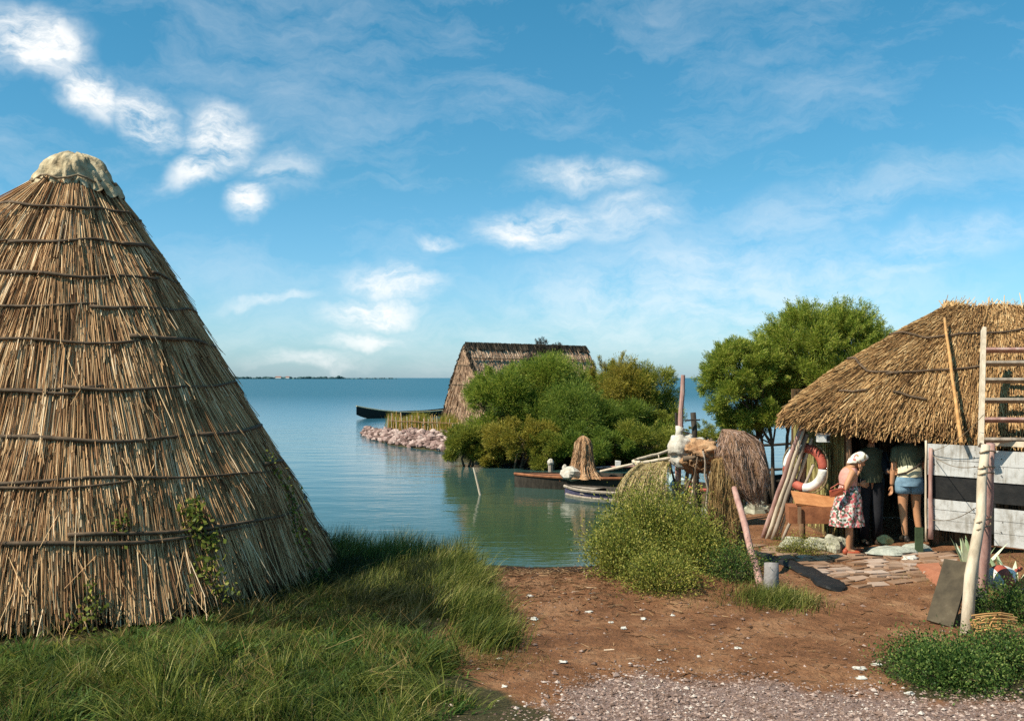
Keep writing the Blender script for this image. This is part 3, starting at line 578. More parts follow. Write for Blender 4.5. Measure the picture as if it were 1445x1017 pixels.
# long dry stalks among the grass
n = 120; x = rng.uniform(-5.2, -.8, n); y = rng.uniform(7.2, 9.6, n); z = gh(x, y)+.08; an = rng.uniform(-3.1, 3.1, n); ln = rng.uniform(.12, .34, n)
a = np.stack([x, y, z], 1); bb = a+np.stack([np.cos(an)*ln, -.35*np.sin(an)*ln, rng.uniform(.1, .9, n)*ln+.03], 1)
V, Qd = prisms(a, bb, rng.uniform(.002, .0035, n)); o = link_mesh('grass_stalks', V, Qd, M['drygrass'], None, None, np.repeat(rng.uniform(.5, 1, n), 3)); tag(o, 'dry bent stalks lying in the tall grass', None, None, 'stuff')

# ------------------------------------------------------------------ gravel, debris, scraps
def pebbles(name, x, y, s, mat, label, rv):
    n = len(x); z = gh(x, y); base = np.array([(1,0,0),(0,1,0),(-1,0,0),(0,-1,0),(0,0,1),(0,0,-1)], float)
    fa = np.array([(0,1,4),(1,2,4),(2,3,4),(3,0,4),(1,0,5),(2,1,5),(3,2,5),(0,3,5)])
    k = rng.uniform(.6, 1.25, (n, 6, 1))*s[:, None, None]; a = rng.uniform(0, 6.28, n); ca, sa = np.cos(a)[:, None], np.sin(a)[:, None]
    v = base[None]*k; vx = v[..., 0]*1.3; vy = v[..., 1]; V = np.stack([vx*ca-vy*sa+x[:, None], vx*sa+vy*ca+y[:, None], v[..., 2]*.65+(z+s*.25)[:, None]], -1)
    T = (np.arange(n)*6)[:, None, None]+fa[None]
    o = link_mesh(name, V, [], mat, None, None, np.repeat(rv, 8), False, T.reshape(-1, 3)); tag(o, label, None, None, 'stuff')
n = 70000; x = rng.uniform(-1.6, 5.2, n); y = rng.uniform(6.8, 9.2, n); k = rng.random(n) < w_gravel(x, y)*.75+.012; x, y = x[k], y[k]
pebbles('gravel', x, y, rng.gamma(1.6, .0034, len(x))+.0025, M['gravel'], 'pinkish gravel at the edge of the track', rng.beta(2, 2.2, len(x)))
n = 2600; x = rng.uniform(-1.2, 5.0, n); y = rng.uniform(8.3, 14, n); k = rng.random(n) < np.where(y < 11.5, .6, .2)*np.where(x > 2.6, .35, 1); x, y = x[k], y[k]
pebbles('loose_gravel', x, y, rng.gamma(2.0, .004, len(x))+.003, M['gravel'], 'scattered small stones on the bare earth', rng.beta(2, 4, len(x)))
n = 9000; x = rng.uniform(-.6, 4.6, n); y = rng.uniform(8.2, 14.6, n); k = (rng.random(n) < np.maximum(sstep(9.6, 12.2, y)*(x < 2.2), .13)) & (sdist(MAIN, x, y) > .1); x, y = x[k], y[k]; n = len(x)
a = np.stack([x, y, gh(x, y)+.008], 1); an = rng.uniform(0, 6.28, n); ln = rng.uniform(.02, .14, n); bb = a+np.stack([np.cos(an)*ln, np.sin(an)*ln, rng.uniform(-.005, .02, n)], 1)
V, Qd = prisms(a, bb, rng.uniform(.002, .006, n)); o = link_mesh('debris', V, Qd, M['twig'], None, None, np.repeat(rng.beta(1.6, 2.4, n), 3)); tag(o, 'washed up reed bits and twigs on the dark shore', None, None, 'stuff')
for px, py, s in [(754,877,.05),(831,865,.045),(795,937,.04),(712,970,.035),(862,880,.035),(908,874,.05),(949,868,.04),(1040,916,.035),(1213,946,.055),(1236,941,.05),(930,930,.03),(1284,978,.045),(880,888,.05),(705,935,.03),(985,925,.03),(1215,958,.05),(748,845,.05),(1390,873,.035)]:
    Y = (CZ-.0)*F/(py-HY); c = G(px, Y); mb = MB()
    s *= .62; mb.blob(c+Vector((0, 0, s*.25)), (s*U(.9, 1.6), s*U(.6, 1.1), s*.5), seed=px, amp=.6, nu=11, nv=7)
    tag(mb.build('white_scrap', M['scrap'], None, c), 'small white scrap lying on the bare brown earth', 'litter', 'white scraps on the bare earth')

# ------------------------------------------------------------------ trees and shrubs
def tree(name, label, cat, base, crown, mat, nclump, per, sl=.105, sw=.0155, trunks=3, group=None, cr=(.28, .5), tr=.05, spray=0, up=.35, seed=0, crownmat=None):
    """crown = (cx, cy, cz, rx, ry, rz)"""
    random.seed(100+seed); base = Vector(base); nclump = int(nclump*1.5); per = int(per*2.5)
    o = thing(name, base, label, cat, group); c = Vector(crown[:3]); r = Vector(crown[3:])
    cl = []
    for i in range(nclump):
        while True:
            d = Vector((U(-1, 1), U(-1, 1), U(-1, 1)))
            if .25 < d.length < 1: break
        d = d*(d.length**-.45)*.9
        rr = min(r)*U(*cr); cl.append((c+Vector((d.x*r.x, d.y*r.y, d.z*r.z)), rr))
    mb = MB()
    for t in range(trunks):
        b0 = base+Vector((U(-.12, .12), U(-.12, .12), -.05)); top = c+Vector((U(-.5, .5)*r.x, U(-.4, .4)*r.y, U(-.3, .1)*r.z))
        mid = b0.lerp(top, .5)+Vector((U(-.15, .15), U(-.1, .1), .1)); mb.tube([b0, b0.lerp(mid, .5)+Vector((U(-.05,.05),0,0)), mid, top], [tr, tr*.85, tr*.65, tr*.35], 7)
        for k in range(max(2, nclump//trunks)):
            q = cl[(t+k*trunks) % nclump][0]; s0 = mid.lerp(top, U(0, 1)); mb.tube([s0, s0.lerp(q, .5)+Vector((U(-.1, .1), U(-.1, .1), U(0, .12))), q], [tr*.35, tr*.22, tr*.08], 5)
    mb.build('trunk', M['bark'], o, base, smooth=True)
    C = []; AX = []
    for (q, rr) in cl:
        m_ = int(per*(rr/(min(r)*sum(cr)/2))**2*U(.75, 1.25)); u = norm(rng.normal(size=(m_, 3))); rad = rr*rng.random((m_, 1))**.45
        # foliage gathered in small sprays inside the clump so that gaps stay open
        ns = max(10, m_//11); sc = norm(rng.normal(size=(ns, 3)))*rr*(rng.random((ns, 1))**.4); ii = rng.integers(0, ns, m_)
        pos = sc[ii]*1.0+u*rad*.36; pos[:, 2] *= .85
        C.append(np.array(q)+pos); AX.append(norm(sc[ii])*.8+u*.55+[0, 0, up])
    for k in range(spray):
        th = U(0, 6.28); ph = U(.05, 1.2); d = Vector((math.cos(th)*math.cos(ph), math.sin(th)*math.cos(ph), math.sin(ph)))
        s0 = c+Vector((d.x*r.x, d.y*r.y, d.z*r.z))*.85; ln = min(r)*U(.2, .45); m_ = per//9; f = rng.random((m_, 1))
        C.append(np.array(s0)+np.array(d+Vector((0, 0, .25)))*ln*f+rng.normal(0, .05*ln+.02, (m_, 3))); AX.append(np.array(d)+rng.normal(0, .5, (m_, 3)))
    C = np.concatenate(C); AX = np.concatenate(AX); n = len(C); gz = gh(C[:, 0], C[:, 1]); C[:, 2] = np.maximum(C[:, 2], np.maximum(gz, WZ)+.04)
    V, Qd = rhombs(C, AX, rng.uniform(.6, 1.3, n)*sl, rng.uniform(.7, 1.3, n)*sw)
    link_mesh('crown', V, Qd, mat, o, base, rng.random(n)); return o
IG = 'trees on the island'
def itree(px, Y, top, spanpx, bot, mat, label, ncl, per, cat='tree', seed=0, ry=None, spray=8, **k):
    x = X_(px, Y); z1 = P(px, top, Y).z+.1; z0 = max(P(px, bot, Y).z, WZ+.1); rx = spanpx/2*Y/F*1.2
    return tree('tamarisk_tree' if cat == 'tree' else 'tamarisk_bush', label, cat, (x, Y, max(g(x, Y), WZ-.2)), (x, Y, (z0+z1)/2, rx, ry or rx*.75, (z1-z0)/2), mat, int(ncl*1.25), per, seed=seed, spray=spray*3, group=IG, cr=(.32, .62), **k)
itree(708, 32.6, 520, 84, 640, M['tamgreen'], 'green tamarisk at the left end of the island thicket', 20, 800, seed=1)
itree(776, 33.6, 512, 116, 640, M['tamgreen'], 'tallest bright green tamarisk hiding the boathouse roof', 26, 800, seed=2)
itree(862, 34.0, 506, 90, 640, M['tamyellow'], 'yellowing tamarisk right of the boathouse', 20, 750, seed=3)
itree(912, 34.2, 514, 80, 640, M['tamolive'], 'olive green tamarisk at the right end of the island thicket', 18, 700, seed=4)
itree(806, 31.9, 552, 120, 676, M['tamdark'], 'dark green tamarisk behind the net draped on the boat', 24, 700, seed=5, spray=3)
itree(880, 32.4, 575, 100, 672, M['tamdark'], 'dark tamarisk behind the moored boats, under the yellow one', 20, 650, seed=12, spray=3)
itree(733, 31.0, 596, 92, 664, M['tamyellow'], 'low yellow tamarisk bush leaning over the water', 14, 620, 'bush', seed=6, spray=4)
itree(660, 31.6, 608, 66, 662, M['tamolive'], 'low olive bush at the left waterline of the thicket', 12, 560, 'bush', seed=7, spray=4)
itree(693, 31.2, 622, 50, 664, M['tamyellow'], 'small pale bush between olive and yellow bushes at the waterline', 8, 480, 'bush', seed=8, spray=2)
itree(935, 32.8, 588, 46, 640, M['tamolive'], 'small rusty olive bush at the right tip of the island', 9, 420, 'bush', seed=9, spray=3)
itree(830, 30.6, 606, 110, 668, M['tamdark'], 'low dark bush overhanging the water behind the draped net', 16, 560, 'bush', seed=13, spray=3)
itree(905, 31.2, 600, 90, 660, M['tamolive'], 'low olive bush overhanging the water near the rack end', 14, 520, 'bush', seed=14, spray=3)
itree(776, 30.4, 616, 60, 668, M['tamolive'], 'low rounded bush at the waterline above the moored boat bow', 12, 520, 'bush', seed=15, spray=3)
itree(830, 35.2, 520, 120, 640, M['tamgreen'], 'green tamarisk between the yellowing one and the tallest one', 22, 760, seed=16)
itree(745, 34.2, 524, 84, 640, M['tamdark'], 'shadowy tamarisk standing against the boathouse wall', 18, 700, seed=17)
itree(1003, 40, 598, 60, 640, M['tamolive'], 'faint olive bush by the water behind the net racks', 8, 300, 'bush', seed=10, spray=3)
itree(767, 43.5, 484, 46, 520, M['ridge'], 'brown withered bush growing against the boathouse ridge', 8, 260, 'bush', seed=11, spray=2)
# big tree beyond the right hand hut
def rtree(px, Y, top, bot, span, label, mat, ncl, per, seed, spray, bpx):
    x = X_(px, Y); z1 = P(px, top, Y).z; z0 = P(px, bot, Y).z; bx = X_(bpx, Y)
    tree('tamarisk_tree', label, 'tree', (bx, Y, g(bx, Y)), (x, Y, (z0+z1)/2, span/2*Y/F, span/2*Y/F*.7, (z1-z0)/2), mat, int(ncl*1.7), int(per*.8), sl=.085, sw=.0125, trunks=3, seed=seed, spray=spray*4, tr=.055, group='trees behind the open hut', cr=(.22, .42))
rtree(1160, 22.6, 432, 600, 190, 'large feathery green tree rising behind the open hut', M['tamlight'], 34, 900, 21, 40, 1104)
rtree(1052, 22.2, 478, 618, 130, 'lower yellow green tree left of the large one behind the hut', M['tamlight'], 24, 800, 22, 20, 1088)
rtree(1215, 23.4, 455, 600, 130, 'sparse green tree showing above the hut roof', M['tamgreen'], 18, 620, 23, 18, 1190)
# shrubs
def shrub(px, Y, r, h, label, mat, n, leaf=.035, seed=0, cat='shrub', name='shrub', ry=None, stems=14, group=None, narrow=.45):
    random.seed(300+seed); b = G(px, Y); o = thing(name, b, label, cat, group); ry = ry or r*.8; mb = MB(); C = []; AX = []
    tops = []
    for i in range(stems):
        a = U(0, 6.28); q = random.random()**.6; t = b+Vector((math.cos(a)*q*r, math.sin(a)*q*ry, h*(1-.65*q*q)*U(.75, 1.08))); tops.append(t)
        mb.tube([b+Vector((U(-.1, .1), U(-.1, .1), -.03)), b.lerp(t, .5)+Vector((0, 0, .05*h)), t], [.008, .006, .003], 4)
    mb.build('stem', M['bark'], o, b)
    tp = np.array(tops); i = rng.integers(0, stems, n); f = rng.random(n)**.5
    bb = np.array(b); base = bb+(tp[i]-bb)*f[:, None]; sp = (.10+.16*r*(1.2-f))[:, None]
    C = base+rng.normal(0, 1, (n, 3))*sp*np.array([1, 1, .75]); C[:, 2] = np.maximum(C[:, 2], gh(C[:, 0], C[:, 1])+.015)
    AX = rng.normal(0, .6, (n, 3))+norm(C-bb)*.7+[0, 0, .3]
    V, Qd = rhombs(C, AX, rng.uniform(.6, 1.4, n)*leaf, rng.uniform(.6, 1.2, n)*leaf*narrow)
    link_mesh('foliage', V, Qd, mat, o, b, rng.random(n)); return o
shrub(925, 12.9, .82, 1.22, 'largest yellow green shrub in front of the net racks', M['shrub'], 30000, .036, 1, stems=60)
shrub(878, 12.3, .42, .72, 'yellow green shrub at the left by the water edge', M['shrub'], 10000, .034, 2, stems=30)
shrub(985, 12.4, .5, .66, 'shrub growing against the hanging brown net', M['shrub'], 11000, .034, 3, stems=34)
shrub(930, 11.55, .48, .36, 'low leafy shrub at the front of the thicket on the earth', M['shrub'], 10000, .032, 4, stems=36)
shrub(1035, 11.9, .42, .34, 'low shrub at the foot of the leaning pink pole', M['herb'], 5500, .028, 5, stems=30)
shrub(1345, 8.25, .46, .20, 'dense green herb patch beside the track in the right corner', M['herb'], 14000, .024, 6, ry=.42, stems=60, narrow=.7)
shrub(1425, 8.6, .40, .26, 'dark green weeds at the right edge below the canes', M['herb'], 9000, .024, 7, ry=.4, stems=40, narrow=.7)
shrub(1300, 8.7, .26, .18, 'small outlying herb clump at the left of the corner weeds', M['herb'], 4000, .022, 8, stems=24, narrow=.7)
shrub(1430, 10.3, .42, .36, 'weeds growing behind the bundle of canes', M['herb'], 5000, .028, 9, stems=30, narrow=.6)
shrub(1128, 14.25, .40, .13, 'mossy yellow green growth on the stones below the chest', M['shrub'], 4200, .022, 10, ry=.2, stems=40)
shrub(600, 46.2, 1.0, .75, 'yellow green plants growing behind the stake fence', M['tamolive'], 2600, .12, 11, ry=.5, stems=30, narrow=.25)

# ------------------------------------------------------------------ island: boathouse, fence, embankment, boat
bh = thing('boathouse', Vector((.5, 48.5, 0)), 'old thatched boathouse with a steep dark ridged roof on the island', 'boathouse')
RA = Vector((-2.15, 46, 4.0)); RB = Vector((3.84, 51.6, 4.0)); ax_ = (RB-RA).normalized(); pr = Vector((ax_.y, -ax_.x, 0)); hw = 1.75
def slope(side):
    def S(u, v):   # v 0 ridge .. 1 eave ; slightly bellied
        c = RA.lerp(RB, u); o = hw*(v**.9); z = 4.0-3.9*v
        return c+pr*side*(o+.10*math.sin(v*math.pi))+Vector((0, 0, z-4.0))
    return S
mb = MB()
for s in (1, -1): mb.grid(slope(s), 20, 12)
mb.build('roof_underlayer', M['strawcore'], bh, bh.location)
A = []; B = []
for s, n in ((1, 5200), (-1, 1500)):
    S = slope(s)
    for i in range(n):
        u = random.random(); v = random.random()*.9; p = S(u, v)+pr*s*.04; q = S(min(1.0, max(0, u+random.gauss(0, .004))), min(1.03, v+U(.05, .16)))+pr*s*U(.03, .09); A.append(p); B.append(q)
A = np.array(A); B = np.array(B); V, Qd = prisms(A, B, rng.uniform(.02, .04, len(A)))
link_mesh('roof', V, Qd, M['oldthatch'], bh, bh.location, np.repeat(rng.random(len(A)), 3))
mb = MB(); c = RA-ax_*.02
mb.grid(lambda u, v: c+pr*((u*2-1)*(hw*(v**.9)+.10*math.sin(v*math.pi)))+Vector((0, 0, -3.95*v))-ax_*.02, 8, 12); mb.build('gable_underlayer', M['strawcore'], bh, bh.location)
A = []; B = []
for i in range(2400):
    v = random.random()**.6*.95; w = hw*(v**.9)+.10*math.sin(v*math.pi); f = U(-1, 1); p = c+pr*f*w+Vector((0, 0, -3.95*v))-ax_*U(.03, .07)
    A.append(p); B.append(p+pr*(f*.12+random.gauss(0, .03))+Vector((0, 0, -U(.2, .5)))-ax_*U(0, .05))
A = np.array(A); B = np.array(B); B[:, 2] = np.maximum(B[:, 2], 0); V, Qd = prisms(A, B, rng.uniform(.018, .035, len(A)))
link_mesh('gable', V, Qd, M['oldthatch'], bh, bh.location, np.repeat(rng.random(len(A))*.8, 3))
A = []; B = []
for i in range(1500):
    u = random.random(); p = RA.lerp(RB, u); sgn = random.choice((1, -1)); A.append(p+Vector((0, 0, U(.06, .16)))); B.append(p+pr*sgn*U(.12, .26)+ax_*U(-.05, .05)+Vector((0, 0, -U(.15, .35))))
for i in range(900):   # dark verge along the gable edges
    v = random.random(); sgn = random.choice((1, -1)); w = hw*(v**.9)+.10*math.sin(v*math.pi); p = c+pr*sgn*(w+U(-.03, .05))+Vector((0, 0, -3.9*v+U(0, .08))); A.append(p); B.append(p-ax_*U(.02, .12)+pr*sgn*U(0, .08)+Vector((0, 0, -U(.1, .25))))
A = np.array(A); B = np.array(B); V, Qd = prisms(A, B, rng.uniform(.025, .045, len(A))); link_mesh('ridge_cover', V, Qd, M['ridge'], bh, bh.location, np.repeat(rng.random(len(A)), 3))
for zc in (3.1, 2.2):
    v = (4-zc)/3.95; w = hw*(v**.9)+.1*math.sin(v*math.pi); mb = MB(); mb.tube([c-pr*w-ax_*.09+Vector((0, 0, zc-4)), c+pr*w-ax_*.09+Vector((0, 0, zc-4.05))], .025, 6); mb.build('binding_rod', M['rod'], bh, bh.location)
mb = MB(); S = slope(1); mb.tube([S(i/10, .16)+pr*.12+Vector((0, 0, .02)) for i in range(11)], .022, 5); mb.build('binding_rod', M['rod'], bh, bh.location)

fb = Vector((X_(600, 45.4), 45.4, 0)); fe = thing('stake_fence', fb, 'low fence of uneven yellow stakes along the island embankment', 'fence')
for i in range(44):
    px = 546+i*2.4+U(-1, 1); Y = 45.6-(px-548)*.055; b_ = G(px, Y); t = b_+Vector((U(-.1, .1), U(-.05, .05), U(.6, 1.0)-b_.z))
    mb = MB(); mb.pole(b_, t, .022, .016, .012, 6, 3); mb.build('stake', M['cane'] if i % 3 else M['palewood'], fe, fb)
mb = MB(); mb.pole(G(548, 45.6, .62), G(650, 40.0, .62), .02, .02, .004, 6, 8); mb.build('rail', M['brownwood'], fe, fb)
mb = MB(); pts = [(515,48),(530,44.8),(560,41.2),(600,39.2),(640,37.2)]
for i in range(1300):
    f = random.random()*(len(pts)-1); j = int(f); a, b_ = pts[j], pts[j+1]; px = a[0]+(b_[0]-a[0])*(f-j); Y = a[1]+(b_[1]-a[1])*(f-j)+random.random()**1.5*2.4
    x = X_(px, Y)+U(-.1, .1); s = .035+.17*random.random()**2.2; h_ = min(.30, .12+.25*(Y-(a[1]+(b_[1]-a[1])*(f-j))))
    mb.blob((x, Y, max(WZ, g(x, Y))+h_*U(.2, 1)), (s, s*U(.7, 1), s*U(.5, .8)), seed=i, amp=.35, nu=8, nv=5)
tag(mb.build('rubble', M['rock']), 'pinkish rubble embankment at the left tip of the island', None, None, 'stuff')

# --- boats
def boat(name, label, bow, stern, w, h, z, hullm, railm, innerm, rise=.25, rise2=.1, deck=None, sternw=.5, thwarts=2, group='moored boats', band=None):
    bow = Vector((*bow, z)); stern = Vector((*stern, z)); c = (bow+stern)/2; d = (bow-stern); Ln = d.length; d.normalize(); s = Vector((-d.y, d.x, 0))
    o = thing(name, c, label, 'boat', group)
    def half(t): return w/2*max(.03, (1-max(0, (t-.45)/.55)**2.2))*(sternw+(1-sternw)*min(1, t/.4)**.8)
    def sheer(t): return h+rise*max(0, (t-.5)/.5)**2+rise2*max(0, (.4-t)/.4)**2
    def hull(inset):
        def fn(u, v):  # u along, v around from port rail to starboard rail
            t = u; hh = half(t)-inset; zz = sheer(t)-(.0 if inset == 0 else .005); k = v*2-1
            if abs(k) > .5: q = (abs(k)-.5)*2; yy = math.copysign(hh*(.72+.28*q), k); zk = inset*1.5+zz*q+(rise*.8*max(0, (t-.75)/.25)**2)*(1-q)
            else: yy = hh*.72*k*2; zk = inset*1.5+rise*.8*max(0, (t-.75)/.25)**2
            return stern+d*(Ln*t)+s*yy+Vector((0, 0, zk-.12))
        return fn
    mb = MB(); mb.grid(hull(0), 24, 13); mb.box(stern+Vector((0, 0, sheer(0)/2-.12)), (half(0)*1.9, .04, sheer(0)), Matrix((s, d, (0, 0, 1))).transposed()); mb.build('hull', hullm, o, c, smooth=False)
    mb = MB(); mb.grid(hull(.035), 24, 13); mb.build('lining', innerm, o, c)
    mb = MB()
    for sg in (1, -1): mb.tube([stern+d*(Ln*i/24)+s*sg*half(i/24)+Vector((0, 0, sheer(i/24)-.12)) for i in range(25)], .035, 6)
    mb.build('gunwale', railm, o, c)
    if band:
        mb = MB()
        for sg in (1, -1): mb.tube([stern+d*(Ln*i/24)+s*sg*(half(i/24)*.86+.01)+Vector((0, 0, sheer(i/24)*.45-.12)) for i in range(24)], .03, 6)
        mb.build('rubbing_strake', band, o, c)
    for k in range(thwarts):
        t = .22+.42*k/max(1, thwarts-1); mb = MB(); mb.box(stern+d*Ln*t+Vector((0, 0, sheer(t)-.2)), (half(t)*1.85, .2, .03), Matrix((s, d, (0, 0, 1))).transposed()); mb.build('thwart', railm, o, c)
    if deck:
        mb = MB()
        def dk(u, v):
            t = .55+.44*u; return stern+d*Ln*t+s*half(t)*(v*2-1)*.96+Vector((0, 0, sheer(t)-.12+.03*(1-(v*2-1)**2)))
        mb.grid(dk, 10, 7); mb.build('foredeck', deck, o, c)
    return o
boat('rowing_boat', 'long dark rowing boat with pale rails floating far out left of the island', (X_(503, 68), 68), (X_(640, 74), 74), 1.3, .5, WZ, M['tar'], M['creamboat'], M['darkwood'], .5, .2, group='boats on the water')
boat('rowing_boat', 'brown wooden boat with rust red foredeck moored under the dark trees', (X_(726, 25.6), 25.6), (X_(930, 24.9), 24.9), 1.05, .43, WZ, M['darkwood'], M['rustwood'], M['darkwood'], .03, .03, deck=M['rustwood'])
boat('rowing_boat', 'small grey decked boat with dark blue side in front of the brown boat', (X_(797, 23.9), 23.9), (X_(905, 22.6), 22.6), .8, .30, WZ, M['blueboat'], M['greywood'], M['darkwood'], .03, .02, deck=M['greywood'], band=M['greywood'])
boat('rowing_boat', 'reddish wooden boat half hidden behind the hanging brown net', (X_(965, 22.9), 22.9), (X_(1040, 21.9), 21.9), .9, .45, WZ, M['brownwood'], M['redpaint'], M['darkwood'], .1, .05)
boat('rowing_boat', 'black boat with a white seat drawn up by the tree trunks', (X_(1050, 22.3), 22.3), (X_(1125, 22.9), 22.9), .9, .5, WZ+.12, M['tar'], M['darkwood'], M['darkwood'], .15, .05, thwarts=1, deck=M['whitepaint'])
# two loose oars/planks along the brown boat
mb = MB(); mb.pole(P(838, 667, 25.0), P(895, 654, 24.6), .035, .03, .003); tag(mb.build('oar', M['palewood'], None, P(838, 667, 25)), 'pale oar resting along the brown boat', 'oar')
mb = MB(); mb.pole(P(840, 660, 25.4), P(900, 657, 25.2), .03, .03, .003); tag(mb.build('pole', M['pinkwood'], None, P(840, 660, 25.4)), 'reddish pole lying behind the pale oar on the boat', 'pole')
# mooring posts with pale tops
for px, py, lab, r in ((777, 647, 'taller pale topped mooring post behind the brown boat', .075), (797, 655, 'shorter grey mooring post beside the draped net', .06)):
    Y = 26.4; t = P(px, py, Y); o = thing('mooring_post', (t.x, Y, WZ-.6), lab, 'post', 'mooring posts'); mb = MB(); mb.pole((t.x, Y, WZ-.6), t-Vector((0, 0, .12)), r, r*.9, .004); mb.build('shaft', M['greywood'], o, o.location)
    mb = MB(); mb.blob(t-Vector((0, 0, .1)), (r*1.2, r*1.2, .10), 3, .15); mb.build('cap', M['sack'], o, o.location)
mb = MB(); mb.box(P(872, 655, 25.3), (.12, .12, .18), jit=.01); tag(mb.build('tin_can', M['whitepaint'], None, P(872, 655, 25.3)), 'small white can standing on the far rail of the brown boat', 'can')
# stick in the water
mb = MB(); b_ = P(682, 699, 23.8); mb.pole(b_-Vector((0, 0, .3)), P(668, 659, 23.9), .028, .022, .004); tag(mb.build('mooring_stick', M['palewood'], None, b_), 'thin pale stick leaning out of the open water', 'stick')
# net hung to a point over the boat
c = P(823, 672, 25.0); o = thing('hanging_net', c, 'tan fishing net hung in a tall narrow cone over the brown boat', 'net'); mb = MB()
lathe(mb, (c.x, c.y, 0), [(.02, c.z+1.02), (.10, c.z+.97), (.16, c.z+.86), (.18, c.z+.72), (.19, c.z+.56), (.21, c.z+.42), (.25, c.z+.28), (.31, c.z+.14), (.40, c.z+.04), (.48, c.z-.03)], 64, .26, 8, 1.5); mb.build('netting', M['net_tan'], o, c, smooth=True)
VV = [Vector(v) for v in mb.V]; nr = len(VV)//64
def cone_s(u, v): i = min(int(v*(nr-1)), nr-2); t = v*(nr-1)-i; k = int(u*64) % 64; return VV[i*64+k].lerp(VV[(i+1)*64+k], t)
yarn('twine', cone_s, 420, M['tw_tan'], o, .0055, .022, 9, (0, .3), (.7, 1.05), 120)
mb = MB(); mb.pole(c-Vector((0, 0, .1)), c+Vector((.0, 0, 1.03)), .025, .02); mb.build('mast', M['greywood'], o, c)
mb = MB(); mb.blob(P(806, 668, 24.8), (.25, .2, .16), 5, .3); tag(mb.build('sack', M['sack'], None, P(806, 668, 24.8)), 'white cloth heaped at the foot of the conical net', 'sack')

# ------------------------------------------------------------------ net racks on the right shore
rk = thing('net_rack', G(935, 17.4), 'rough pole rack on the shore with an ochre net thrown over it', 'rack')
def part_pole(o, name, a, b_, r, mat, wob=.012, rb=None):
    mb = MB(); mb.pole(a, b_, r, rb or r*.85, wob, 8, 7); return mb.build(name, mat, o, o.location, smooth=True)
def dn(p): return Vector((p.x, p.y, g(p.x, p.y)-.15))
for px, py, Y in ((897, 647, 17.2), (945, 632, 17.9), (972, 640, 16.9), (1008, 622, 17.6)):
    t = P(px, py, Y); part_pole(rk, 'post', dn(t)+Vector((U(-.1, .1), 0, 0)), t, .035, M['bark'])
part_pole(rk, 'rail', P(893, 651, 17.2), P(952, 634, 17.8), .03, M['palewood'])
part_pole(rk, 'rail', P(896, 655, 17.0), P(948, 646, 17.0), .032, M['palewood'], .02)
part_pole(rk, 'rail', P(945, 651, 16.9), P(1012, 634, 17.3), .032, M['greywood'], .02)
part_pole(rk, 'rail', P(894, 652, 17.2), P(903, 652, 16.9), .028, M['palewood'])
part_pole(rk, 'brace', P(958, 700, 16.7), P(945, 655, 16.9), .022, M['bark'])
part_pole(rk, 'brace', P(962, 706, 16.7), P(985, 650, 17.0), .022, M['bark'])
for k in range(11):
    px = U(915, 1005); Y = U(16.4, 17.6); a = G(px+U(-14, 14), Y, -.1); part_pole(rk, 'brace', a, P(px, U(634, 668), Y), U(.010, .02), random.choice([M['bark'], M['palewood'], M['greywood']]), .02)
n_ = thing('fishing_net', P(905, 650, 17.0), 'ochre fishing net draped over the left end of the pole rack', 'net'); mb = MB()
def drape(u, v):
    a = P(903, 655, 16.9).lerp(P(945, 650, 16.9), u); b_ = P(866, 706, 16.3).lerp(P(938, 712, 16.2), u)
    p = a.lerp(b_, v); q_ = noise.noise(Vector((u*5, v*2.2, 3))); p.y -= .18*math.sin(v*2.6)+.10*q_*v+.02*math.sin(u*22+3*v)*v; p.x += .06*q_*v-.06*math.sin(v*3.1); p.z += .08*math.sin(v*math.pi)+.05*q_+.01*math.sin(u*25+v*4); return p
mb.grid(drape, 40, 24); mb.grid(lambda u, v: (lambda a, b_: a.lerp(b_, v)+Vector((0, .05*math.sin(u*20)*v+.06, 0)))(P(903, 655, 16.9).lerp(P(945, 650, 16.9), u), P(885, 700, 17.5).lerp(P(945, 704, 17.5), u)), 20, 10)
mb.build('netting', M['net_ochre'], n_, n_.location, smooth=True)
yarn('twine', drape, 620, M['tw_ochre'], n_, .0034, .022, 10, (0, .2), (.7, 1.06), 500, .02)
def single_pole(name, label, px0, py0, px1, py1, Y0, Y1, r, mat, cat='pole', wob=.012, rb=None):
    a = P(px0, py0, Y0); b_ = P(px1, py1, Y1); mb = MB(); mb.pole(a, b_, r, rb or r*.85, wob, 9, 9); return tag(mb.build(name, mat, None, a, smooth=True), label, cat)
b_ = G(956, 17.1); mb = MB(); mb.pole(b_-Vector((0, 0, .2)), P(958, 640, 17.0), .055, .05, .008); mb.pole(P(958, 640, 17.0), P(964, 529, 17.0), .05, .036, .006, 9, 9)
tag(mb.build('tall_pole', M['pinkwood'], None, b_), 'tallest bare pinkish pole standing among the net racks', 'pole')
b_ = G(987, 18.2); o = thing('dark_post', b_, 'dark weathered post with a thin cross stick, behind the white sack', 'post'); part_pole(o, 'shaft', b_-Vector((0, 0, .2)), P(978, 582, 18.2), .06, M['darkwood']); part_pole(o, 'cross_stick', P(967, 593, 18.1), P(988, 592, 18.1), .016, M['darkwood'])
b_ = G(956, 19.2); mb = MB(); mb.pole(b_, P(954, 582, 19.2), .03, .025, .006); tag(mb.build('thin_post', M['darkwood'], None, b_), 'thin dark post just left of the tall pinkish pole', 'post')
mb = MB(); c = P(962, 634, 16.85); mb.blob(c, (.235, .2, .27), 4, .22, 40, 28, crease=.12); mb.blob(P(978, 627, 16.95), (.2, .18, .13), 6, .22, 30, 20, crease=.12)
mb.tube([c+Vector((-.03, 0, .2)), c+Vector((-.05, 0, .3)), c+Vector((-.02, .02, .36))], [.1, .05, .09], 12)
tag(mb.build('sack', M['sack'], None, c, smooth=True), 'bulging white sack hung on the tall pole', 'sack')
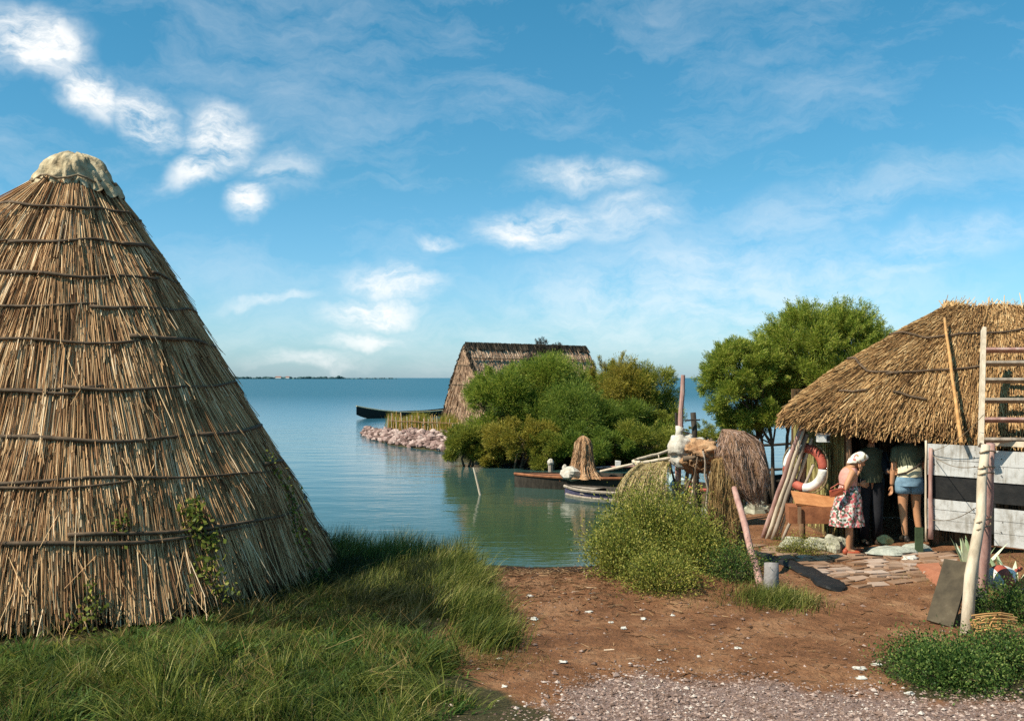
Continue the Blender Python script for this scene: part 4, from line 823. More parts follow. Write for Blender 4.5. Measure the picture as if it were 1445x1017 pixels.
c = P(986, 637, 16.75); mb = MB(); mb.blob(c, (.27, .22, .14), 9, .5, 48, 26, crease=.9); mb.blob(c+Vector((-.12, .05, -.12)), (.16, .14, .16), 3, .5, 36, 20, crease=.9)
for k in range(9): mb.tube([c+Vector((U(-.2, .2), -.2, U(-.05, .05))), c+Vector((U(-.22, .22), -.22, -.2)), c+Vector((U(-.25, .25), -.18, U(-.45, -.3)))], .008, 5)
tag(mb.build('net_heap', M['net_tan'], None, c, smooth=True), 'brown net heaped on the rack beside the white sack', 'net')
mb = MB(); pts = [P(964, 647, 16.6), P(978, 646, 16.55), P(990, 640, 16.55), P(999, 630, 16.6), P(1005, 619, 16.6)]
mb.tube(pts, [.05, .045, .04, .035, .03], 8); tag(mb.build('curved_timber', M['bark'], None, pts[0], smooth=True), 'curved dark boat timber lying across the rack under the net heap', 'timber')
mb = MB(); c = P(985, 655, 17.0); mb.blob(c, (.3, .2, .16), 12, .3); tag(mb.build('old_basket', M['bark'], None, c), 'dark bundle slung beneath the rack', 'bundle')
mb = MB(); c = P(950, 682, 17.9); mb.blob(c, (.26, .2, .2), 14, .25); tag(mb.build('tarpaulin', noisemat('blue_tarp', [(.3,(.25,.36,.38)),(.7,(.5,.6,.6))], 6), None, c), 'pale blue tarpaulin bundle under the ochre net', 'tarpaulin')
# brown hanging net on its post, with the pinkish bundle over the top
b_ = G(1024, 13.2); o = thing('hanging_net', b_, 'thick brown net hanging straight down from a post like a column', 'net'); mb = MB()
zt = 1.42; lathe(mb, (b_.x, b_.y, 0), [(.03, zt+.06)]+[(.16+.10*(i/11)**.8, zt-(zt-.1-b_.z)*i/11) for i in range(12)], 44, .20, 6, 2.2, sx=.92, sy=.75); mb.build('netting', M['net_brown'], o, b_, smooth=True)
VP = [Vector(v) for v in mb.V]; np_ = len(VP)//44
def pil_s(u, v): i = min(int(v*(np_-1)), np_-2); t = v*(np_-1)-i; k = int(u*44) % 44; return VP[i*44+k].lerp(VP[(i+1)*44+k], t)
yarn('twine', pil_s, 620, M['tw_brown'], o, .003, .018, 11, (0, .3), (.6, 1.03), 500)
part_pole(o, 'post', b_-Vector((0, 0, .2)), Vector((b_.x-.02, b_.y, 1.78)), .045, M['bark'])
c = P(1049, 648, 13.17); o = thing('bundled_net', c, 'pinkish see-through net bundle drooping from the top of the post', 'net'); mb = MB()
def bag(u, v):
    th = 2*math.pi*u; k = v*6; prof = [(.02, .40), (.13, .37), (.21, .24), (.25, .03), (.25, -.18), (.19, -.38), (.06, -.56)]
    i = min(int(k), 5); t = k-i; r = prof[i][0]*(1-t)+prof[i+1][0]*t; z = prof[i][1]*(1-t)+prof[i+1][1]*t
    q = .86+.34*abs(math.sin(4.5*th+1.1*math.sin(z*5)+.8))*min(1, .3+v*1.5)+.08*math.sin(19*th+z*9)+.5*noise.noise(Vector((math.cos(th)*1.7, math.sin(th)*1.7, z*2.2)))
    sx_ = -.16+.36*v+.05*math.sin(v*5)
    return c+Vector((r*q*math.cos(th)+sx_-.08*(1-v), r*.7*q*math.sin(th), z))
mb.grid(lambda u, v: bag(u, v*.93), 56, 26, True); mb.build('netting', M['net_pink'], o, c, smooth=True)
yarn('twine', bag, 640, M['tw_pink'], o, .0028, .022, 12, (0, .25), (.65, 1.12), 500)
b_ = G(1076, 11.55); mb = MB(); mb.pole(b_-Vector((0, 0, .05)), P(1036, 688, 12.9), .045, .038, .006, 9, 8); tag(mb.build('leaning_pole', M['pinkwood'], None, b_, smooth=True), 'pinkish pole leaning from the grass against the brown net', 'pole')
b_ = G(1088, 11.35); mb = MB(); mb.pole(b_-Vector((0, 0, .1)), b_+Vector((.03, .1, .34)), .085, .075, .01, 12, 4); tag(mb.build('stump', M['concrete'], None, b_, smooth=True), 'short grey stump standing in the grass beside the pink pole', 'stump')
# flat black shape added in place of a cast shadow along the paving
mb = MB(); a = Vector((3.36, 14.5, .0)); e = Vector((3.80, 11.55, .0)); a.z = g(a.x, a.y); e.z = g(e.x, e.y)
def shadow_pt(u, v):
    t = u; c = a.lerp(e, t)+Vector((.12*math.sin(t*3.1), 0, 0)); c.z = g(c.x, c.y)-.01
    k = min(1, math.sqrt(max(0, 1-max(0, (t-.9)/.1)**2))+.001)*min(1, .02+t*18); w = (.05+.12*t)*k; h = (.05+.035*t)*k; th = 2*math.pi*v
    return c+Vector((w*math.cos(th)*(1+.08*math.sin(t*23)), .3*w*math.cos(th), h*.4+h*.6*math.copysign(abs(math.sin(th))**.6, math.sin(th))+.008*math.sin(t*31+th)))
mb.grid(shadow_pt, 46, 15)
tag(mb.build('shadow_band', M['tar'], None, a), 'long flat black shape standing in for a shadow along the edge of the paving', 'timber')
# white stones and shells by the shore
for px, py, s, lab in ((990, 712, .13, 'pale boulder left of the brown hanging net'), (1003, 718, .1, 'small pale boulder touching the brown hanging net'), (1066, 714, .16, 'largest white stone beyond the pink net bundle'), (1078, 719, .08, 'small white stone right of the largest one by the shore'), (1058, 722, .07, 'flat white stone left of the largest one by the shore')):
    Y = 19.2 if px < 1010 else 18.6; c = P(px, py, Y); c.z = g(c.x, Y)+s*.5; mb = MB(); mb.blob(c, (s*1.4, s, s), seed=px, amp=.35); tag(mb.build('white_stone', M['stone'], None, c), lab, 'stone', 'pale stones by the shore')
# rail fence by the tree trunks
o = thing('rail_fence', G(1095, 24.2), 'dark two rail fence at the water behind the tree trunks', 'fence')
for py in (628, 663): part_pole(o, 'rail', P(1045, py+2, 24.2), P(1150, py-4, 24.2), .035, M['darkwood'], .004)
for px in (1050, 1118, 1146): t = P(px, 622, 24.2); part_pole(o, 'post', Vector((t.x, t.y, -.8)), t, .045, M['darkwood'], .004)

# ------------------------------------------------------------------ open thatched hut (right)
RH = Vector((6.5, 16.2, 0)); oh = thing('thatched_hut', RH, 'open fronted hut with a broad golden brown thatched roof at the right', 'hut')
E = [(9,19.8,1.8),(6.6,19.4,1.85),(5.35,18.5,1.88),(4.9,17.2,1.9),(4.45,16.1,1.9),(4.05,15.3,1.88),(4.02,14.98,1.86),(4.2,14.82,1.83),(4.6,14.62,1.76),(5.1,14.42,1.71),(5.8,14.15,1.68),(6.4,13.95,1.66),(7.2,13.8,1.66),(8.5,13.7,1.66),(11,13.6,1.66)]
RR = [(9,17,3.7),(7.8,16.9,3.7),(7.5,16.85,3.68),(7.35,16.75,3.68),(7.3,16.65,3.68),(7.28,16.6,3.68),(7.28,16.58,3.68),(7.3,16.55,3.68),(7.32,16.52,3.68),(7.38,16.5,3.69),(7.55,16.5,3.70),(7.9,16.5,3.71),(8.4,16.5,3.70),(9.2,16.5,3.72),(11.3,16.5,3.72)]
E = np.array(E)+[.13, 0, .17]; RR = np.array(RR); kk = np.arange(len(E))
# parameter u by arc length of the eave
al = np.concatenate([[0], np.cumsum(np.linalg.norm(np.diff(E, axis=0), axis=1))]); al /= al[-1]
def roof_p(u, v, off=0.):
    u = np.asarray(u, float); v = np.asarray(v, float)
    e = np.stack([np.interp(u, al, E[:, i]) for i in range(3)], -1); r = np.stack([np.interp(u, al, RR[:, i]) for i in range(3)], -1)
    p = e+(r-e)*v[..., None]; p[..., 2] += .10*np.sin(np.pi*np.clip(v, 0, 1))+.03*np.sin(u*55)*np.sin(v*7)+.03*np.sin(u*23+1)*(1-v)+off
    return p
mb = MB(); mb.grid(lambda u, v: Vector(roof_p(u, v, -.07)), 60, 14); mb.grid(lambda u, v: Vector(roof_p(u, v*.96+.03, -.24)), 60, 14)
mb.grid(lambda u, v: Vector(roof_p(u, 0.03*v, -.07-.17*v)), 60, 2)
mb.build('roof_underlayer', M['strawcore'], oh, RH)
n = 52000; u = np.concatenate([rng.uniform(.30, 1, n), rng.uniform(0, .3, 4000)]); v = rng.uniform(-.02, .97, len(u)); n = len(u)
dv = rng.uniform(.06, .2, n); a = roof_p(u, np.minimum(v+dv, 1), rng.uniform(-.06, .005, n)); bb = roof_p(np.clip(u+rng.normal(0, .0028, n), 0, 1), v, rng.uniform(-.03, .055, n))
sel = v < .03; bb[sel] += np.stack([0*v[sel], 0*v[sel], -rng.gamma(1.5, .02, sel.sum())], 1)
V, Qd = prisms(a, bb, rng.uniform(.004, .009, n)); link_mesh('thatch', V, Qd, M['straw'], oh, RH, np.repeat(np.clip(rng.beta(2, 2, n)+.1*np.sin(u*90), 0, 1), 3))
# eave fringe
n = 5000; u = rng.uniform(.28, 1, n); a = roof_p(u, rng.uniform(.0, .1, n), rng.uniform(-.2, .02, n)); bb = roof_p(np.clip(u+rng.normal(0, .004, n), 0, 1), rng.uniform(-.05, .0, n), rng.uniform(-.22, -.02, n)); bb[:, 2] -= rng.gamma(1.4, .012, n)
V, Qd = prisms(a, bb, rng.uniform(.005, .011, n)); link_mesh('eave_fringe', V, Qd, M['straw'], oh, RH, np.repeat(rng.random(n)*.8, 3))
n = 700; u = rng.uniform(.3, 1, n); a = roof_p(u, rng.uniform(.93, .99, n), .0); bb = roof_p(u, 1+0*u, 0)+np.stack([rng.normal(0, .05, n), rng.normal(0, .04, n), rng.gamma(1.5, .03, n)], 1)
V, Qd = prisms(a, bb, rng.uniform(.005, .01, n)); link_mesh('ridge_tuft', V, Qd, M['straw'], oh, RH, np.repeat(rng.uniform(.4, 1, n), 3))
def roof_rod(pts, r=.018, mat=None):
    mb = MB(); q = []
    for i in range(len(pts)-1):
        for t in np.linspace(0, 1, 7)[(0 if i == 0 else 1):]: q.append(Vector(roof_p(pts[i][0]+(pts[i+1][0]-pts[i][0])*t, np.array(pts[i][1]+(pts[i+1][1]-pts[i][1])*t), .06+.008*math.sin(t*9+i))))
    mb.tube(q, r, 6); mb.build('binding_rod', mat or M['rod'], oh, RH, smooth=True)
def uof(x, y):   # eave parameter nearest the plan point
    uu = np.linspace(.2, 1, 800); p = roof_p(uu, 0*uu); return float(uu[np.argmin(np.hypot(p[:, 0]-x, p[:, 1]-y))])
uA, uB, uC, uD, uE = uof(4.2, 15.6), uof(4.6, 14.62), uof(5.8, 14.15), uof(7.2, 13.8), uof(9, 13.7)
roof_rod([(uA, .36), (uof(4.1, 14.86), .38), (uB, .30), (uof(5.2, 14.4), .28)]); roof_rod([(uof(5.0, 14.45), .27), (uC, .34), (uD, .42), (uE, .46)])
roof_rod([(uA, .62), (uB, .62), (uC, .62), (uD, .70), (uE, .76)]); roof_rod([(uof(4.5, 14.66), .14), (uof(4.9, 14.5), .15)]); roof_rod([(uof(5.3, 14.35), .15), (uof(5.8, 14.15), .13)])
# walls: side wall catching the sun, back and front walls coloured dark as shade
def reedwall(name, a, b_, h0, h1, mat, n, parent, org, w=(.006, .012), t=.05):
    a = Vector(a); b_ = Vector(b_); d = b_-a; nn = Vector((d.y, -d.x, 0)).normalized(); mb = MB(); mb.box((a+b_)/2+Vector((0, 0, (h0+h1)/2)), (d.length, t, h1-h0), Matrix((d.normalized(), nn, (0, 0, 1))).transposed()); mb.build(name+'_core', M['reedcore'], parent, org)
    f = rng.random(n); s = np.where(rng.random(n) < .5, 1, -1)[:, None]*rng.uniform(t*.45, t*.75, (n, 1)); A = np.array(a)+np.outer(f, np.array(b_-a))+np.array(nn)*s; B = A.copy(); A[:, 2] = rng.uniform(h0, h1-.2, n); B[:, 2] = np.minimum(A[:, 2]+rng.uniform(.3, .9, n), h1); B[:, :2] += rng.normal(0, .012, (n, 2))
    V, Qd = prisms(A, B, rng.uniform(*w, n)); link_mesh(name, V, Qd, mat, parent, org, np.repeat(rng.random(n), 3))
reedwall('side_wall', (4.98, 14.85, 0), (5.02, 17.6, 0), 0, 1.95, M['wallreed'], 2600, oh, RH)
reedwall('back_wall', (5.0, 17.8, 0), (11, 18.2, 0), 0, 2.3, M['shadereed'], 1800, oh, RH)
reedwall('front_wall', (6.25, 14.9, 0), (10.5, 14.7, 0), 0, 1.95, M['shadereed'], 1200, oh, RH)
for x, y in ((5.0, 14.75), (6.3, 14.8), (4.45, 15.25)): part_pole(oh, 'post', (x, y, -.1), (x, y, 1.9), .05, M['brownwood'])
# leaning poles at the hut corner
LP = [((1076,757,15.7),(1131,600,14.95),.042,'pinkwood'),((1082,757,15.6),(1135,604,14.95),.035,'palewood'),((1090,756,15.5),(1139,612,15.0),.04,'greywood'),((1097,754,15.5),(1146,618,15.05),.03,'palewood'),((1103,750,15.4),(1148,655,15.1),.028,'greywood')]
labs = ['pinkish leaning pole, leftmost of the bundle at the hut corner', 'pale leaning pole second from the left at the hut corner', 'grey leaning pole in the middle of the bundle at the hut corner', 'pale thin leaning pole, second from the right of the bundle', 'shortest grey leaning pole, rightmost of the bundle at the hut corner']
for (p0, p1, r, mm), lab in zip(LP, labs):
    a = P(*p0); a.z = g(a.x, a.y)-.03; mb = MB(); mb.pole(a, P(*p1), r, r*.8, .004, 8, 7); tag(mb.build('leaning_pole', M[mm], None, a, smooth=True), lab, 'pole', 'poles leaning at the hut corner')
# rod leaning on the roof
a = P(1357, 626, 13.45); e = Vector(roof_p(uof(6.3, 14.0), np.array(.82), .12)); e2 = P(1333, 449, e.y-.22)
mb = MB(); mb.pole(a, e2, .028, .02, .002, 8, 8); tag(mb.build('roof_pole', M['cane'], None, a, smooth=True), 'long thin orange pole leaning against the thatched roof', 'pole')
# lifebuoy
c = P(1136, 660, 15.12); o = thing('lifebuoy', c, 'red and white lifebuoy hanging behind the leaning poles', 'lifebuoy', None); R0, r0 = .30, .07; nrm = Vector((-.72, -.68, .06)).normalized(); e1 = nrm.cross(Vector((0, 0, 1))).normalized(); e2_ = e1.cross(nrm)
def torus(t0, t1, n=14, rr=r0): return [c+(e1*math.cos(t0+(t1-t0)*i/n)+e2_*math.sin(t0+(t1-t0)*i/n))*R0 for i in range(n+1)], rr
for k in range(4):
    mb = MB(); pts, rr = torus(math.pi+k*math.pi/2, math.pi+(k+1)*math.pi/2); mb.tube(pts, rr, 14); mb.build('ring_section', M['redpaint'] if k % 2 else M['whitepaint'], o, c, smooth=True)
mb = MB(); mb.tube([c+(e1*math.cos(2*math.pi*i/40)+e2_*math.sin(2*math.pi*i/40))*(R0+r0+.035*abs(math.sin(i*math.pi/10)))+Vector((0, 0, 0)) for i in range(41)], .011, 6); mb.build('grab_line', M['rope'], o, c)
# small white box lamp under the eave
c = P(1161, 618, 14.7); o = thing('box_lamp', c, 'small white box hung under the eave above the lifebuoy', 'box'); mb = MB(); mb.box(c, (.17, .12, .11)); mb.build('case', M['whitepaint'], o, c); mb = MB(); mb.box(c+Vector((.06, -.062, 0)), (.05, .012, .08)); mb.build('front_pane', M['tar'], o, c); mb = MB(); mb.box(c+Vector((0, 0, .065)), (.19, .14, .02)); mb.build('lid', M['greywood'], o, c)
mb = MB(); mb.tube([c+Vector((0, .03, .07)), c+Vector((0, .05, .16)), c+Vector((.02, .1, .25))], .006, 5); mb.build('wire', M['tar'], o, c)
# chest on stones
Rz = Matrix.Rotation(-.12, 3, 'Z'); c = P(1146, 724, 14.75); o = thing('wooden_chest', c, 'rust brown wooden chest with its lid ajar below the lifebuoy', 'chest'); mb = MB()
mb.box(c, (.72, .42, .24), Rz, .008); mb.build('box', M['rustwood'], o, c)
mb = MB(); mb.box(c+Vector((.06, .02, .185)), (.66, .46, .035), Rz @ Matrix.Rotation(.30, 3, 'X') @ Matrix.Rotation(.12, 3, 'Y'), .006); mb.build('lid', noisemat('lid_wood', [(.3,(.36,.14,.05)),(.7,(.55,.25,.1))], 6), o, c)
for q in (-.25, .25): mb = MB(); mb.box(c+Vector((q, -.215, 0)), (.05, .02, .25), Rz); mb.build('strap', M['brownwood'], o, c)
for px, py, Y, s, lab in ((1120, 748, 14.5, (.2,.16,.12), 'mossy pale stone at the left end under the chest'), (1150, 752, 14.45, (.2,.15,.12), 'pale stone in the middle under the chest'), (1174, 750, 14.4, (.16,.16,.14), 'whitest block under the right corner of the chest'), (1186, 757, 14.6, (.12,.1,.1), 'small grey stone behind the heels of the woman')):
    c = P(px, py, Y); mb = MB(); mb.blob((c.x, c.y, g(c.x, c.y)+s[2]*.6), s, px, .22, 16, 10); tag(mb.build('stone', M['stone'], None, c), lab, 'stone', 'stones along the hut wall')
# slabs at the door
for px, py, Y, s, lab in ((1258, 772, 14.05, (.38,.26,.09), 'broad flat grey stone slab at the hut doorway'), (1292, 765, 14.3, (.2,.16,.11), 'smaller grey slab under the right shoe of the man')):
    c = P(px, py, Y); mb = MB(); mb.blob((c.x, c.y, g(c.x, c.y)+.03), s, px, .18, 22, 9, flat=0.0)
    for i, v_ in enumerate(mb.V):
        if v_[2] > g(c.x, c.y)+.10: mb.V[i] = (v_[0], v_[1], g(c.x, c.y)+.10+.01*random.random())
    tag(mb.build('stone_slab', M['greenstone'], None, c), lab, 'slab', 'slabs at the doorway')
c = P(1249, 751, 14.5); mb = MB(); mb.blob((c.x, c.y, g(c.x, c.y)+.14), (.11, .09, .07), 5, .25, 14, 9); tag(mb.build('stone', noisemat('yellow_stone', [(.3,(.32,.22,.07)),(.7,(.62,.5,.24))], 9), None, c), 'yellowish stone lying in the dark doorway behind the slab', 'stone')
for px, py, s, lab in ((1302, 779, .07, 'white stone at the foot of the green board'), (1285, 792, .08, 'white stone on the paving before the broad slab')):
    Y = CZ*F/(py-HY); c = G(px, Y); mb = MB(); mb.blob(c+Vector((0, 0, s*.3)), (s*1.3, s, s*.5), px, .3, 12, 8); tag(mb.build('stone', M['scrap'], None, c), lab, 'stone')
# paving
mb = MB(); rot = .35; cr_, sr_ = math.cos(rot), math.sin(rot)
poly = np.array([(3.45, 15.0), (4.2, 14.75), (5.3, 14.7), (6.3, 14.3), (6.0, 12.9), (5.0, 12.1), (4.2, 11.7), (3.8, 11.9)])
def worn(x, y): return noise.noise(Vector((x*1.3, y*1.3, 4)))
for i in range(-14, 15):
    for j in range(-16, 17):
        lx, ly = (i+.5*(j % 2))*.30, j*.19; x, y = 4.9+lx*cr_-ly*sr_, 13.4+lx*sr_+ly*cr_
        d = float(sdist(poly, np.array([x]), np.array([y]))[0])
        if d < .02+.12*random.random() or worn(x*2, y*2) > .30+.3*d: continue
        R_ = Matrix.Rotation(rot+U(-.12, .12), 3, 'Z') @ Matrix.Rotation(U(-.02, .02), 3, 'X') @ Matrix.Rotation(U(-.02, .02), 3, 'Y')
        mb.box((x+U(-.02, .02), y+U(-.015, .015), g(x, y)-.004+U(-.008, .010)), (.285*U(.75, 1), .172*U(.75, 1), .04), R_, .014)
tag(mb.build('pavement', M['pave']), None, None, None, 'structure')

# ------------------------------------------------------------------ white boards, posts, ladder at the right
pa = Vector((5.85, 14.0, 0)); pb = Vector((7.3, 12.39, 0)); pd = (pb-pa).normalized(); pn = Vector((pd.y, -pd.x, 0))*1.0
if pn.y > 0: pn = -pn
o = thing('board_screen', pa, 'weathered white board screen with a broad black band beside the man', 'screen'); Lp = (pb-pa).length
def strip(name, z0, z1, mat, off=0., s0=0, s1=1, k=3):
    mb = MB(); hh = (z1-z0)/k
    for i in range(k): mb.board(pa+pd*Lp*s0+pn*(off+U(-.003, .003))+Vector((0, 0, z0+hh*(i+.5))), pa+pd*Lp*s1+pn*off+Vector((0, 0, z0+hh*(i+.5)+U(-.004, .004))), hh-.006, .022)
    return mb.build(name, mat, o, pa)
strip('upper_board', 1.14, 1.58, M['white'], 0, 0, .36, 2); strip('upper_board', 1.10, 1.53, M['white'], 0, .41, 1, 2)
strip('black_band', .82, 1.13, M['tar'], -.02, .0, 1, 1); strip('lower_board', .38, .81, M['white'], 0, .0, .37, 3); strip('lower_board', .26, .76, M['white'], 0, .42, 1, 3)
strip('shadow_gap', .40, 1.5, M['tar'], -.03, .35, .42, 1)  # black strip painted as the shadow between the white boards
part_pole(o, 'post', pa+pn*.05+pd*.06+Vector((0, 0, .25)), pa+pn*.05+pd*.06+Vector((0, 0, 1.52)), .035, M['pinkwood'], .004)
part_pole(o, 'post', pa-pd*.03+Vector((0, 0, .2)), pa-pd*.03+Vector((0, 0, 1.62)), .018, M['palewood'], .004)
part_pole(o, 'post', pa+pd*Lp*.9-pn*.06+Vector((0, 0, 0)), pa+pd*Lp*.9-pn*.06+Vector((0, 0, 1.6)), .04, M['brownwood'], .004)
mb = MB(); mb.board(pa+pd*Lp*.4+Vector((0, 0, 1.63))+pn*.03, pb+Vector((0, 0, 1.63))+pn*.03, .07, .05); mb.build('top_rail', M['palewood'], o, pa)
mb = MB()
for z_ in (1.2, 1.3, 1.42, 1.52, .45, .58, .72):
    for f in (.05, .3, .47, .75): mb.blob(pa+pd*Lp*f+pn*.014+Vector((U(-.02, .02), 0, z_)), (.009,)*3, 1, 0, 6, 4)
mb.build('nail_heads', M['darkwood'], o, pa)
c = pa-pd*.1+Vector((-.05, -.05, 0)); c.z = g(c.x, c.y); mb = MB(); mb.board(c, c+Vector((.02, .05, .36)), .11, .03, (1, 0, 0)); tag(mb.build('green_board', M['green'], None, c), 'green painted board standing at the left foot of the white screen', 'board')
# two foreground posts lashed together
b_ = G(1362, 9.75); t_ = P(1391, 628, 10.25); o = thing('lashed_post', b_, 'pale barkless post in the right foreground, lashed to the pink pole', 'post')
mb = MB(); mb.tube([b_-Vector((0, 0, .2)), b_.lerp(t_, .3)+Vector((-.01, 0, 0)), b_.lerp(t_, .62)+Vector((.03, 0, 0)), b_.lerp(t_, .8)+Vector((.0, 0, 0)), t_], [.062, .058, .05, .048, .044], 12); mb.build('shaft', M['palewood'], o, b_, smooth=True)
b2 = G(1385, 10.84); t2 = P(1398, 626, 10.35); mb = MB(); mb.pole(b2-Vector((0, 0, .15)), t2, .055, .048, .004, 10, 7); tag(mb.build('lashed_pole', M['pinkwood'], None, b2, smooth=True), 'pinkish upright pole lashed behind the pale foreground post', 'pole')
for z_ in (.98, 1.05, 1.52, 1.58, 1.74):
    p = b_.lerp(t_, (z_-b_.z)/(t_.z-b_.z))+Vector((.02 if z_ < 1.2 else 0, 0, 0)); q_ = b2.lerp(t2, (z_-b2.z)/(t2.z-b2.z)); c = (p+q_)/2; d = (q_-p); h_ = d.length/2; d.normalize(); s_ = Vector((-d.y, d.x, 0)).normalized()
    mb = MB(); mb.tube([c+d*(h_+.062)*math.cos(a)+s_*.066*math.sin(a)+Vector((0, 0, .015*math.sin(2*a))) for a in np.linspace(0, 6.283, 21)], .008, 5); mb.build('lashing', M['rope'], o, o.location)
for a, e, lab in ((P(1389, 657, 10.1), pa+pn*.08+pd*.1+Vector((0, 0, 1.42)), 'thin rope running from the pale post up to the screen'), (P(1392, 706, 10.1), pa+pn*.08+pd*.1+Vector((0, 0, .52)), 'thin rope running from the pale post to the lower board'), (P(1388, 585, 13.0), pa+pn*.08+pd*.1+Vector((0, 0, 1.48)), 'cord slanting from the ladder down to the screen corner')):
    mb = MB(); mb.tube([a.lerp(e, t)-Vector((0, 0, .08*math.sin(t*math.pi))) for t in np.linspace(0, 1, 9)], .0045, 5); tag(mb.build('rope', M['rope'], None, a), lab, 'rope')
# ladder lying on the roof
def onroof(x, v, off): 
    u_ = uof(x, 13.8); return Vector(roof_p(u_, np.array(v), off))
l0 = P(1384, 628, 13.1); l1 = P(1388, 464, 14.55); o = thing('roof_ladder', l0, 'weathered wide step ladder leaning on the thatched roof', 'ladder'); wv = Vector((.62, -.05, .0))
mb = MB(); mb.board(l0, l1, .05, .09, (1, 0, 0)); mb.build('stile', M['palewood'], o, l0)
mb = MB(); mb.board(l0+wv, l1+wv, .05, .09, (1, 0, 0)); mb.build('stile', M['palewood'], o, l0)
for i, f in enumerate((.04, .2, .36, .53, .68, .80)):
    p = l0.lerp(l1, f); mb = MB(); mb.board(p+Vector((.03, 0, 0)), p+wv-Vector((.03, 0, 0)), .13, .035, (0, -.9, .35)); mb.build('step', M['pinkwood'] if i in (1, 5) else M['greywood'], o, l0)
# leaning dark boards, rust sheet
def leanboard(name, lab, cs, t, mat, cat):
    A_ = [Vector(c) for c in cs]; nn = (A_[1]-A_[0]).cross(A_[2]-A_[0]).normalized()*t; mb = MB(); mb.add(A_+[p+nn for p in A_], [(3,2,1,0),(4,5,6,7),(0,1,5,4),(1,2,6,5),(2,3,7,6),(3,0,4,7)]); return tag(mb.build(name, mat, None, A_[0]), lab, cat)
leanboard('dark_board', 'dark brown board leaning on the ground beside the pale post', [P(1309, 876, 10.25), P(1346, 887, 10.0), P(1372, 796, 10.35), P(1334, 790, 10.6)], .03, M['board'], 'board')
leanboard('dark_board', 'narrow black board leaning behind the two lashed posts', [P(1366, 868, 10.7), P(1392, 868, 10.6), P(1396, 770, 10.9), P(1376, 770, 11.0)], .03, M['tar'], 'board')
leanboard('rust_sheet', 'rusty red sheet lying slanted left of the dark board', [P(1294, 797, 13.1), P(1322, 836, 11.7), P(1336, 812, 11.9), P(1326, 795, 12.9)], .02, M['brick'], 'sheet')
# pale sword leaved plants
def agave(px, Y, lab, n, Ln, seed):
    random.seed(seed); b_ = G(px, Y); o = thing('agave_plant', b_, lab, 'plant', 'pale sword leaved plants'); 
    for i in range(n):
        a = 2*math.pi*i/n+U(-.2, .2); tl = U(.25, .7); d = Vector((math.cos(a)*math.sin(tl), math.sin(a)*math.sin(tl), math.cos(tl))); s = Vector((-math.sin(a), math.cos(a), 0)); up = s.cross(d); L_ = Ln*U(.75, 1.1); V = []
        for k in range(8):
            t = k/7; w = .045*(1-t**2.2)*(.7+.6*math.sin(t*2.6)); p = b_+d*L_*t+Vector((d.x, d.y, 0))*.25*L_*t*t-Vector((0, 0, .10*L_*t*t)); V += [p-s*w+up*w*.5, p-up*.0, p+s*w+up*w*.5]
        mb = MB(); mb.add(V, [(3*k+q, 3*k+q+1, 3*k+q+4, 3*k+q+3) for k in range(7) for q in (0, 1)]); mb.build('leaf', M['agave'], o, b_, smooth=True)
agave(1372, 11.9, 'pale sword leaved plant between the screen and the pale post', 11, .62, 5); agave(1428, 11.2, 'pale sword leaved plant right of the lashed poles', 12, .6, 6)
# float
c = P(1412, 816, 10.9); o = thing('net_float', c, 'red and white fishing float lying right of the lashed posts', 'float'); mb = MB(); q = Matrix.Rotation(1.1, 3, 'Y')
def fl(t0, t1):
    def fn(u, v): t = t0+(t1-t0)*v; r = .15*math.sin(math.pi*min(.999, max(.001, t)))**.7; return c+q @ Vector((r*math.cos(6.283*u), r*math.sin(6.283*u), (t-.5)*.36))
    return fn
for t0, t1, mm in ((0, .42, 'whitepaint'), (.42, .75, 'redpaint'), (.75, 1, 'whitepaint')): mb = MB(); mb.grid(fl(t0, t1), 24, 9, True); mb.build('shell', M[mm], o, c, smooth=True)
mb = MB(); mb.tube([c+q @ Vector((0, 0, .16)), c+q @ Vector((0, 0, .26))], .02, 8); mb.build('stem', M['redpaint'], o, c)
# canes
o = thing('cane_bundle', P(1400, 880, 9.7), 'bundle of bent orange canes lying on the weeds by the pale post', 'canes')
for i in range(13):
    y0 = 868+i*1.9+U(-1, 1); Y = 9.6+U(-.15, .15); pts = [P(1373+U(-6, 6), y0+U(0, 4), Y), P(1392, y0-2, Y), P(1412, y0-3+U(-1, 1), Y), P(1432+U(-4, 4), y0+U(-1, 2), Y+.05)]; mb = MB(); mb.tube(pts, .008, 6); mb.build('cane', M['cane'], o, o.location)
for px in (1380, 1398): mb = MB(); mb.tube([P(px+6, 870, 9.5), P(px, 880, 9.45), P(px-7, 893+U(0, 18), 9.4)], .007, 6); mb.build('cane', M['cane'], o, o.location)

# ------------------------------------------------------------------ people
def skinned(bones, rad):
    """bones: dict name->(co), list of edges ; returns numpy verts/faces of a smooth skin"""
    names = list(rad); ix = {n: i for i, n in enumerate(names)}
    me = bpy.data.meshes.new('skel'); me.from_pydata([rad[n][0] for n in names], [(ix[a], ix[b]) for a, b in bones], [])
    ob = bpy.data.objects.new('skel', me); COL.objects.link(ob); md = ob.modifiers.new('s', 'SKIN'); md.use_smooth_shade = True
    for i, n in enumerate(names):
        sv = me.skin_vertices[0].data[i]; r = rad[n][1]; sv.radius = (r, r) if not hasattr(r, '__len__') else r; sv.use_root = (i == 0)
    sb = ob.modifiers.new('d', 'SUBSURF'); sb.levels = 2; sb.render_levels = 2
    dg = bpy.context.evaluated_depsgraph_get(); ev = ob.evaluated_get(dg); em = ev.to_mesh()
    V = [v.co.copy() for v in em.vertices]; Fc = [list(p.vertices) for p in em.polygons]; ev.to_mesh_clear(); bpy.data.objects.remove(ob); bpy.data.meshes.remove(me)
    return V, Fc
